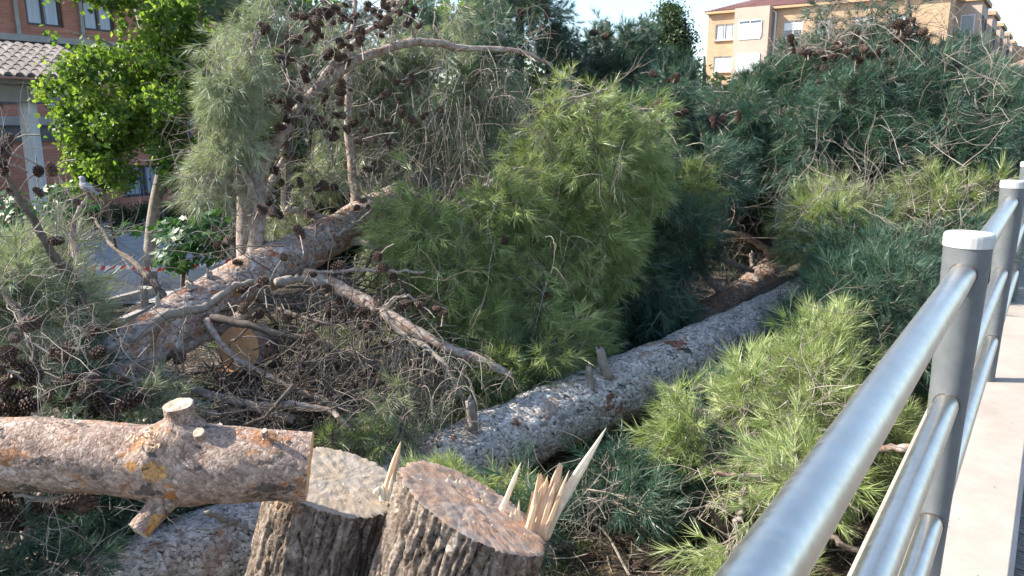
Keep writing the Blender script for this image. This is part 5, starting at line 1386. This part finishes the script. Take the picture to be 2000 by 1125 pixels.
for (x, h) in ((997, 18), (1003, 12), (1012, 40), (1006, 24), (1018, 10), (990, 8)):
    sliver(r2, P(x, 1018, 3.02), P(x + 2, 1016 - h, 3.02), .005, mat='wood_pale', n=4)
r1 = st1[0]
sliver(r1, P(752, 975, 3.32), P(778, 858, 3.34), .016, (.012, 0, -.01), 'wood', 9, .4)
sliver(r1, P(748, 978, 3.3), P(748, 945, 3.3), .010, (0, 0, 0), 'wood_pale'); sliver(r1, P(758, 975, 3.3), P(768, 925, 3.3), .008, (0, 0, 0), 'wood_pale'); sliver(r1, P(735, 965, 3.3), P(742, 950, 3.3), .012, (0, 0, 0), 'wood_pale')
# saw dust and chips on the cut faces
for (root, C0, U0, W0, nrm, V), n_ in ((st1, 260), (st2, 120)):
    ch = MB()
    for i in range(n_):
        r_ = math.sqrt(rng.random()) * .9; a = rng.random() * 6.283
        p = C0 + (U0 * math.cos(a) + W0 * math.sin(a)) * r_ + nrm * .009; d = unit(rng.normal(size=3) + U0 * 3); s = unit(np.cross(d, nrm)); l = .003 + .008 * rng.random()
        ch.add([p - s * .0014, p + s * .0014, p + d * l + nrm * .004], [(0, 1, 2)])
    ch.build('wood_chips', M['wood_pale'], root)['kind'] = 'stuff'
# ================================================================== STANDING TREES, SAPLINGS, SMALL THINGS
def broad(name, label, trunks, blobs, key, cat='tree', bark='twig', group=None, tw=.02, L=1.0, dens=10, sc=1.0, drp=.2):
    t = Tree(name, tuple(PZ(0, 300, 0)) if 0 else (P(*trunks[0][0][:3]).x, trunks[0][0][2], 0), label, group, cat)
    for rows in trunks:
        p, r = pxpath(rows, 18); MB().tube(p, r, 10).build('trunk', M[bark], t.root, smooth=True)
    for (px, py, Y, rx, ry, rd, n) in blobs: 
        t.blob(px, py, Y, rx, ry, rd, n, key, (0, 0, .15), L, dens, drp, sc)
    t.finish('twig_dark'); return t
broad('broadleaf_tree', 'bright green leafy tree in front of the red brick building', 
      [[(290, 575, 12.5, .13), (300, 420, 12.5, .10), (330, 250, 12.5, .09), (300, 120, 12.5, .08), (265, 0, 12.6, .06), (240, -120, 12.6, .04)], [(318, 330, 12.4, .05), (345, 300, 12.4, .05), (380, 170, 12.4, .05), (390, 60, 12.4, .04), (395, -60, 12.4, .03)],
       [(330, 240, 12.4, .03), (230, 215, 12.0, .02), (150, 205, 11.6, .008)], [(310, 180, 12.4, .03), (220, 90, 12.0, .02), (130, 60, 11.6, .008)], [(330, 280, 12.4, .025), (240, 290, 12.0, .016), (170, 300, 11.6, .008)]],
      [(260, 190, 12.0, 140, 110, 1.2, 44), (300, 60, 12.2, 125, 90, 1.2, 40), (200, 60, 11.8, 90, 50, .8, 12), (290, 310, 11.8, 120, 70, 1.0, 42), (160, 20, 11.6, 80, 40, .5, 9), (150, 130, 11.5, 70, 50, .6, 16), (360, 180, 12.4, 60, 150, 1.0, 30), (350, 20, 12.4, 70, 60, 1, 18), (190, 230, 11.6, 60, 50, .6, 14), (225, 340, 11.4, 60, 30, .5, 9)], 'leaf', L=1.0, dens=11, sc=1.0)
broad('broadleaf_tree', 'tall thin leafy tree between the bright tree and the pine limbs',
      [[(455, 535, 14, .12), (455, 420, 14, .10), (450, 250, 14, .10), (450, 100, 14, .09), (470, -60, 14, .07)], [(432, 520, 15, .08), (430, 420, 15, .07), (410, 200, 15, .06), (400, 0, 15, .05)]],
      [(420, 40, 14, 70, 70, .8, 14), (470, 60, 14.4, 90, 80, .8, 12), (520, 40, 14.5, 90, 60, .9, 12), (400, 130, 14.3, 60, 60, .8, 10), (600, 60, 15, 80, 60, .8, 9), (850, 20, 15, 100, 40, .8, 12)], 'leaf', sc=1.2)
# dark backing trees beyond the pile
gB = 'leafy trees behind the pile of pines'
bl = [('dark tree at the right edge of the photo behind the pile', 1960, 260, 17, 70, 70, 26), ('dark tree behind the right part of the pile', 1800, 250, 18, 110, 70, 30), ('dark tree behind the dark hollow of the pile', 1480, 330, 15, 110, 90, 34), ('dark green tree behind the arching pine limb', 560, 330, 15, 110, 110, 46), ('dark tree behind the bare dead twigs', 700, 360, 16, 110, 120, 46), ('dark tree behind the left side of the central crown', 860, 350, 16, 110, 110, 46),
      ('dark tree behind the middle of the central crown', 1010, 300, 17, 120, 130, 46), ('dark tree seen between the central crown and the flats', 1190, 240, 17, 120, 120, 60)]
for lab, px, py, Y, rx, ry, n in bl:
    t = Tree('background_tree', (P(px, py, Y).x, Y, 0), lab, gB, 'tree')
    p, r = pxpath([(px, 540, Y, .16), (px, py, Y, .1)], 6); MB().tube(p, r, 8).build('trunk', M['twig_dark'], t.root)
    t.blob(px, py + 20, Y, rx, ry, 1.4, n, 'leaf_far', (0, 0, .1), 1.2, 10, .2, .9); t.finish('twig_dark')
# standing pines behind the central crown (dark tops)
for lab, px, py, Y, rx, ry, n, cn in (('standing pine whose dark top with cones shows above the arching limb', 1010, 40, 13, 80, 50, 24, 8), ('standing pine behind the top of the left arching limb', 560, 60, 13, 120, 80, 34, 3), ('standing pine behind the dead twigs at the top of the photo', 760, 110, 13.5, 110, 90, 34, 5), ('standing pine behind the tip of the arching limb', 930, 90, 13.2, 80, 60, 20, 7), ('standing dark pine rising right of the bright crown', 1180, 90, 14, 110, 60, 60, 4), ('standing dark pine beside the pointed tree', 1260, 170, 14, 90, 90, 50, 4), ('low dark pine before the left end of the flats', 1350, 200, 14, 60, 60, 26, 0), ('dark pine in front of the lower flats windows', 1480, 190, 13, 100, 60, 46, 3)):
    t = Tree('pine_tree', (P(px, py, Y).x, Y, 0), lab, None, 'tree')
    p, r = pxpath([(px, 560, Y, .14), (px + 5, py, Y, .07), (px + 10, py - ry * .6, Y, .03)], 8); MB().tube(p, r, 8).build('trunk', M['twig_dark'], t.root)
    t.blob(px, py, Y, rx, ry, 1.2, n, 'needle_far', (0, -.2, .15), 1.2, 10, .3, .7)
    for i in range(cn): t.cone(P(px + rng.normal() * rx * .5, py + rng.normal() * ry * .5, Y - .9), 1.6)
    t.finish('twig_dark')
# fallen-looking cones in the sky gap
# pointed tree and slim tree by the flats
t = Tree('conifer_tree', (P(1300, 60, 38).x, 38, 0), 'pointed dark green tree standing against the sky left of the flats', None, 'tree')
p, r = pxpath([(1303, 260, 38, .3), (1300, 30, 38, .06)], 8); MB().tube(p, r, 8).build('trunk', M['twig_dark'], t.root)
for (px, py, rx, ry, n) in ((1300, 50, 14, 25, 9), (1300, 85, 25, 28, 18), (1300, 115, 32, 30, 26), (1310, 150, 40, 30, 30), (1300, 190, 50, 40, 30)): t.blob(px, py, 38, rx, ry, .8, n, 'leaf_far', (0, 0, .5), 1.0, 8, 0, .95)
t.finish('twig_dark')
t = Tree('slim_tree', (P(1374, 150, 55).x, 55, 0), 'slim light green tree touching the left corner of the flats', None, 'tree')
p, r = pxpath([(1374, 260, 55, .3), (1376, 110, 55, .08)], 8); MB().tube(p, r, 8).build('trunk', M['twig_dark'], t.root)
for (px, py, rx, ry, n) in ((1375, 115, 7, 15, 5), (1373, 145, 11, 22, 10), (1370, 180, 15, 25, 12)): t.blob(px, py, 55, rx, ry, .8, n, 'leaf_far', (0, 0, .5), 1.0, 8, 0, 1.2)
t.finish('twig_dark')
far = Tree('far_trees', (0, 60, 0), 'x', None, 'x')
for px in range(380, 1500, 60):
    Y = 45; far.blob(px, 262 - rng.random() * 14, Y, 50, 40, 3, 12, 'leaf_far', (0, 0, .2), 2.0, 7, 0, 2.6)
far.tw = MB(); far.finish('twig_dark')
for o in list(far.root.children):
    o.name = 'far_trees'; o.parent = None; o.location = Vector(o.location) + far.root.location
    tag(o, 'row of dark far trees on the horizon behind everything', 'trees', None, 'stuff')
bpy.data.objects.remove(far.root)
for o in [x for x in bpy.data.objects if x.name.startswith('far_trees')][:-1]: pass

# maple saplings: each large leaf its own object
def maple_leaf_mesh(seed):
    r = np.random.default_rng(seed); pts = []
    lobes = [(-120, .45), (-100, .3), (-62, .8), (-38, .42), (0, 1.0), (38, .42), (62, .8), (100, .3), (120, .45), (180, .12)]
    vs = [(0, 0, 0)]
    for a, l in lobes: 
        a = math.radians(a + r.normal() * 4); l *= 1 + r.normal() * .06; vs.append((math.sin(a) * l, math.cos(a) * l, -.14 * l * l + r.normal() * .02))
    n = len(lobes); F = [(0, 1 + (i + 1) % n, 1 + i) for i in range(n)]
    me = bpy.data.meshes.new('leaf'); me.from_pydata(vs, [], F); me.materials.append(M['leaf_dark']); return me
LEAF = [maple_leaf_mesh(i) for i in range(4)]
def sapling(label, stems, blobs, n):
    t = Tree('maple_sapling', (P(*stems[0][0][:3]).x, stems[0][0][2], 0), label, 'broadleaf saplings on the square', 'sapling')
    for rows in stems:
        p, r = pxpath(rows, 10); MB().tube(p, r, 6).build('stem', M['twig_dark'], t.root, smooth=True)
    tot = sum(b[3] * b[4] for b in blobs)
    for (px, py, Y, rx, ry, rd) in blobs:
        c = np.array(P(px, py, Y)); a = rx * Y / 1480; b = ry * Y / 1480
        for i in range(int(n * rx * ry / tot)):
            u = unit(rng.normal(size=3)); rr = rng.random() ** .4; p = c + u * np.array([a, rd, b]) * rr
            o = bpy.data.objects.new('leaf', LEAF[rng.integers(0, 4)]); COL.objects.link(o); o.parent = t.root; o.location = Vector(p) - t.root.location
            nrm = Vector(unit(u * np.array([.6, .6, .3]) + np.array([0, -.25, .6]) + rng.normal(size=3) * .3))
            o.rotation_euler = (nrm.to_track_quat('Z', 'Y').to_matrix() @ Matrix.Rotation(random.random() * 6.28, 3, 'Z')).to_euler(); s_ = random.uniform(.08, .125); o.scale = (s_,) * 3
            if i % 4 == 0: t.tw.tube([c + (p - c) * .1, c + (p - c) * .6 + np.array([0, 0, .03]), p], .004, 3, False)
    t.finish('twig_dark')
sapling('dense dark green maple sapling just above the middle of the reddish trunk', [[(355, 610, 8.5, .03), (360, 480, 8.5, .02), (370, 420, 8.5, .01)]],
        [(385, 450, 8.4, 55, 34, .3), (345, 495, 8.3, 42, 45, .28), (325, 445, 8.5, 32, 26, .22), (415, 485, 8.4, 32, 32, .22), (410, 420, 8.6, 36, 18, .22)], 300)
sapling('maple sapling with spread leaves behind the litter bin', [[(60, 620, 9.5, .03), (60, 480, 9.5, .02)]],
        [(60, 430, 9.3, 70, 40, .4), (30, 400, 9.5, 40, 30, .3), (130, 410, 9.6, 60, 30, .4), (240, 450, 9.8, 50, 18, .3), (20, 470, 9.2, 30, 25, .3), (110, 380, 9.6, 50, 20, .3)], 290)
# hedge strip at the foot of the brick building
hd = Tree('hedge', (P(300, 425, 20).x, 20, 0), 'low dark hedge along the foot of the brick building', None, 'hedge')
for px in range(60, 470, 18): hd.blob(px, 432, 19.5, 22, 12, .5, 4, 'leaf_far', (0, 0, .4), .4, 7, 0, .35)
hd.finish('twig_dark')
# litter bin
bn = empty('litter_bin', PZ(118, 560, 0), 'blue topped litter bin standing on the square at the left', 'bin')
B0 = P(118, 470, 10.6); bt = B0.z
MB().tube([V3(B0.x, B0.y, .0), V3(B0.x, B0.y, .2), V3(B0.x, B0.y, bt - .06)], [.15, .17, .21], 20).build('body', M['grille'], bn, smooth=False)
MB().tube([V3(B0.x, B0.y, bt - .05), V3(B0.x, B0.y, bt - .01)], [.24, .24], 20).build('rim', M['concrete'], bn)
MB().tube([V3(B0.x, B0.y, bt - .005), V3(B0.x, B0.y, bt + .05), V3(B0.x, B0.y, bt + .09)], [.235, .22, .14], 20).build('lid', M['blue'], bn)
for sg in (-1, 1): MB().tube([V3(B0.x + sg * .23, B0.y, 0), V3(B0.x + sg * .23, B0.y, bt)], .018, 8).build('leg', M['grille'], bn)
# slim posts on the square
for px, pt, Y, lab in ((283, 440, 16, 'thin grey pole standing on the square below the barred window'), (315, 380, 19, 'grey pole in front of the right end of the barred window')):
    a = PZ(px, 485, 0); a = P(px, 485, Y); top = P(px, pt, Y)
    o = MB().tube([V3(top.x, Y, 0), V3(top.x, Y, top.z)], .035, 10).build('street_pole', M['post']); tag(o, lab, 'pole')
# striped tape
tp = MB(); pts = [P(60, 540, 11.5), P(160, 527, 11.5), P(235, 522, 11.5), P(330, 526, 11.6), P(460, 508, 12)]
q = smooth_path([tuple(p) for p in pts], 30); V = []; F = []; n = len(q)
for p in q: V += [p + [0, 0, .03], p - [0, 0, .03]]
F = [(2 * i, 2 * i + 2, 2 * i + 3, 2 * i + 1) for i in range(n - 1)]
tp.add(V, F); o = tp.build('barrier_tape', M['tape']); tag(o, 'red and white striped barrier tape stretched across the paved square', 'tape')
u = o.data.uv_layers.new(name='UVMap')
for poly in o.data.polygons:
    for li in poly.loop_indices:
        vi = o.data.loops[li].vertex_index; u.data[li].uv = (vi // 2 * .15, (vi % 2) * .06)
# wooden bollards
for px, py, Y, lab in ((278, 545, 10.6, 'short wooden post on the square near the saplings'), (1094 / 2.68 + 0, 555, 9.4, 'short pale post just behind the reddish trunk')):
    p = P(px, py, Y); o = MB().tube([V3(p.x, Y, 0), V3(p.x, Y, .32), V3(p.x, Y, .36)], [.055, .055, .045], 12).build('wooden_post', M['twig']); tag(o, lab, 'post')
# low pale wall far behind the limbs
wl_ = MB().box((P(620, 420, 24).x, 24, .7), 14, .3, 1.4); o = wl_.build('low_wall', M['white']); tag(o, 'low pale wall glimpsed through the dead twigs behind the trunk', 'wall')
# trunk standing behind reddish trunk
st = empty('standing_trunk', (P(490, 470, 8).x, 8, 0), 'pale forked standing trunk just behind the reddish fallen trunk', 'tree')
for rows in ([(480, 640, 8, .13), (484, 540, 8, .12), (480, 460, 8, .10), (478, 380, 8, .08), (470, 250, 8.2, .06), (455, 120, 8.4, .04)], [(484, 540, 8, .09), (505, 460, 8, .07), (520, 380, 8, .05), (560, 300, 8.1, .03)], [(530, 500, 8, .04), (528, 430, 8, .035), (535, 380, 8, .02)]):
    p, r = pxpath(rows, 14); MB().tube(p, r, 12).build('trunk', M['limb'], st, smooth=True)

# collared dove on the dead branch
dv = empty('dove', P(168, 372, 5.2), 'grey dove perched on a dead twig at the upper left', 'bird')
Bp = P(166, 362, 5.2); sc = .0042 * 1.0
def P2(dx, dy): p = P(166 + dx, 362 + dy, 5.2); return tuple(p)
bird = smooth_path([P2(-12, -16) + (.004,), P2(-9, -15) + (.013,), P2(-5, -13) + (.019,), P2(-5, -8) + (.017,), P2(-3, -2) + (.028,), P2(4, 4) + (.033,), P2(11, 8) + (.024,), P2(18, 13) + (.012,)], 26)
mb = MB().tube(bird[:, :3], np.maximum(.002, bird[:, 3]), 14, True); mb.build('body', M['feather'], dv, smooth=True)
for sg in (-1, 1):
    a = np.array(P2(-1, 0)); b = np.array(P2(18, 12)); off = np.array([0, sg * .026, 0]); pts = [a + off, a + (b - a) * .3 + off * 1.2 + [0, 0, .006], a + (b - a) * .6 + off * .9, b + off * .3, b + off * .2 - [0, 0, .01], a + (b - a) * .5 + off - [0, 0, .02]]
    MB().prism(pts, (0, sg * .006, 0)).build('wing', M['twig'], dv)
MB().prism([P2(14, 9), P2(24, 15), P2(25, 18), P2(13, 14)], (0, .03, 0)).build('tail', M['feather'], dv)
MB().tube([P2(-12, -16), P2(-16, -14)], [.0035, .0008], 6).build('beak', M['frame_dark'], dv)
for sg in (-1, 1): MB().tube([np.array(P2(3, 8)) + [0, sg * .01, 0], np.array(P2(3, 15)) + [0, sg * .01, 0]], .003, 5).build('leg', M['tile_red'], dv)
tpz = bpy.data.objects.new('dead_branch', None)
br_ = MB().tube(smooth_path([tuple(P(140, 392, 5.2)), tuple(P(168, 379, 5.2)), tuple(P(200, 372, 5.25)), tuple(P(215, 430, 5.4)), tuple(P(228, 490, 5.8))], 16), .009, 7); 
o = br_.build('dead_branch', M['twig_dark']); tag(o, 'thin dead branch under the perched dove', 'branch')

# ------------------------------------------------------------------ ground litter, grass
def on_ground(n, x0, x1, y0, y1, jz=0):
    out = []
    for i in range(n):
        x = rng.uniform(x0, x1); y = rng.uniform(y0, y1); near = max(0, min(1, (10 - math.hypot(x - 1, y - 5)) / 5))
        z = .09 * near * noise.noise(Vector((x * .7, y * .7, 0))) + .03 * near * noise.noise(Vector((x * 3, y * 3, 2)))
        out.append((x, y, z))
    return out
pts = on_ground(5200, -4.5, 5, 2.4, 11); scatter('pine_litter', 'litter', pts, [(rng.normal() * .15, rng.normal() * .15, 1) for _ in pts], rng.uniform(.7, 1.4, len(pts)))
pts = [p for p in on_ground(2600, -5.2, .5, 4, 10) if noise.noise(Vector((p[0] * .8, p[1] * .8, 5))) > .02]
scatter('grass', 'grass', pts, [(rng.normal() * .1, rng.normal() * .1, 1) for _ in pts], rng.uniform(.5, 1.1, len(pts)))
# fallen cones and sticks on the soil
for px, py in ((1155, 1090), (1245, 1108), (1300, 1040), (1200, 1060)):
    p = PZ(px, py, .03); o = bpy.data.objects.new('pine_cone', CONES[0]); COL.objects.link(o); o.location = p; o.rotation_euler = (1.4, .3, random.random() * 6)
    tag(o, {1155: 'fallen pine cone lying leftmost on the dark soil right of the front stump', 1245: 'fallen pine cone on the dark soil at the bottom edge of the photo', 1300: 'fallen pine cone lying furthest right on the dark soil', 1200: 'fallen pine cone in the middle of the dark soil patch'}[px], 'pine cone', 'pine cones fallen on the soil')
for i, (a, b, lab) in enumerate((((1100, 1010), (1230, 1125), 'thin curved stick crossing the dark soil beside the front stump'), ((1290, 1105), (1400, 1120), 'short stick at the bottom edge left of the railing'))):
    pa, pb = PZ(a[0], a[1], .05), PZ(b[0], b[1], .05); m = (pa + pb) / 2 + V3(.05, .1, .06)
    o = MB().tube(smooth_path([tuple(pa), tuple(m), tuple(pb)], 14), .008, 6).build('stick', M['twig']); tag(o, lab, 'stick')
# small debris on the kerb
db = MB()
for i in range(70):
    p = P1 + BD * random.uniform(-.2, 9) + BR * random.uniform(-.2, .2) + UP * .004; a = random.random() * 6.28; d = V3(math.cos(a), math.sin(a), 0); s_ = V3(-d.y, d.x, 0); l = random.uniform(.004, .03)
    db.add([tuple(p - s_ * .002), tuple(p + s_ * .002), tuple(p + d * l + UP * .002)], [(0, 1, 2)])
db.build('needle_debris', M['needle_dry'])['kind'] = 'stuff'
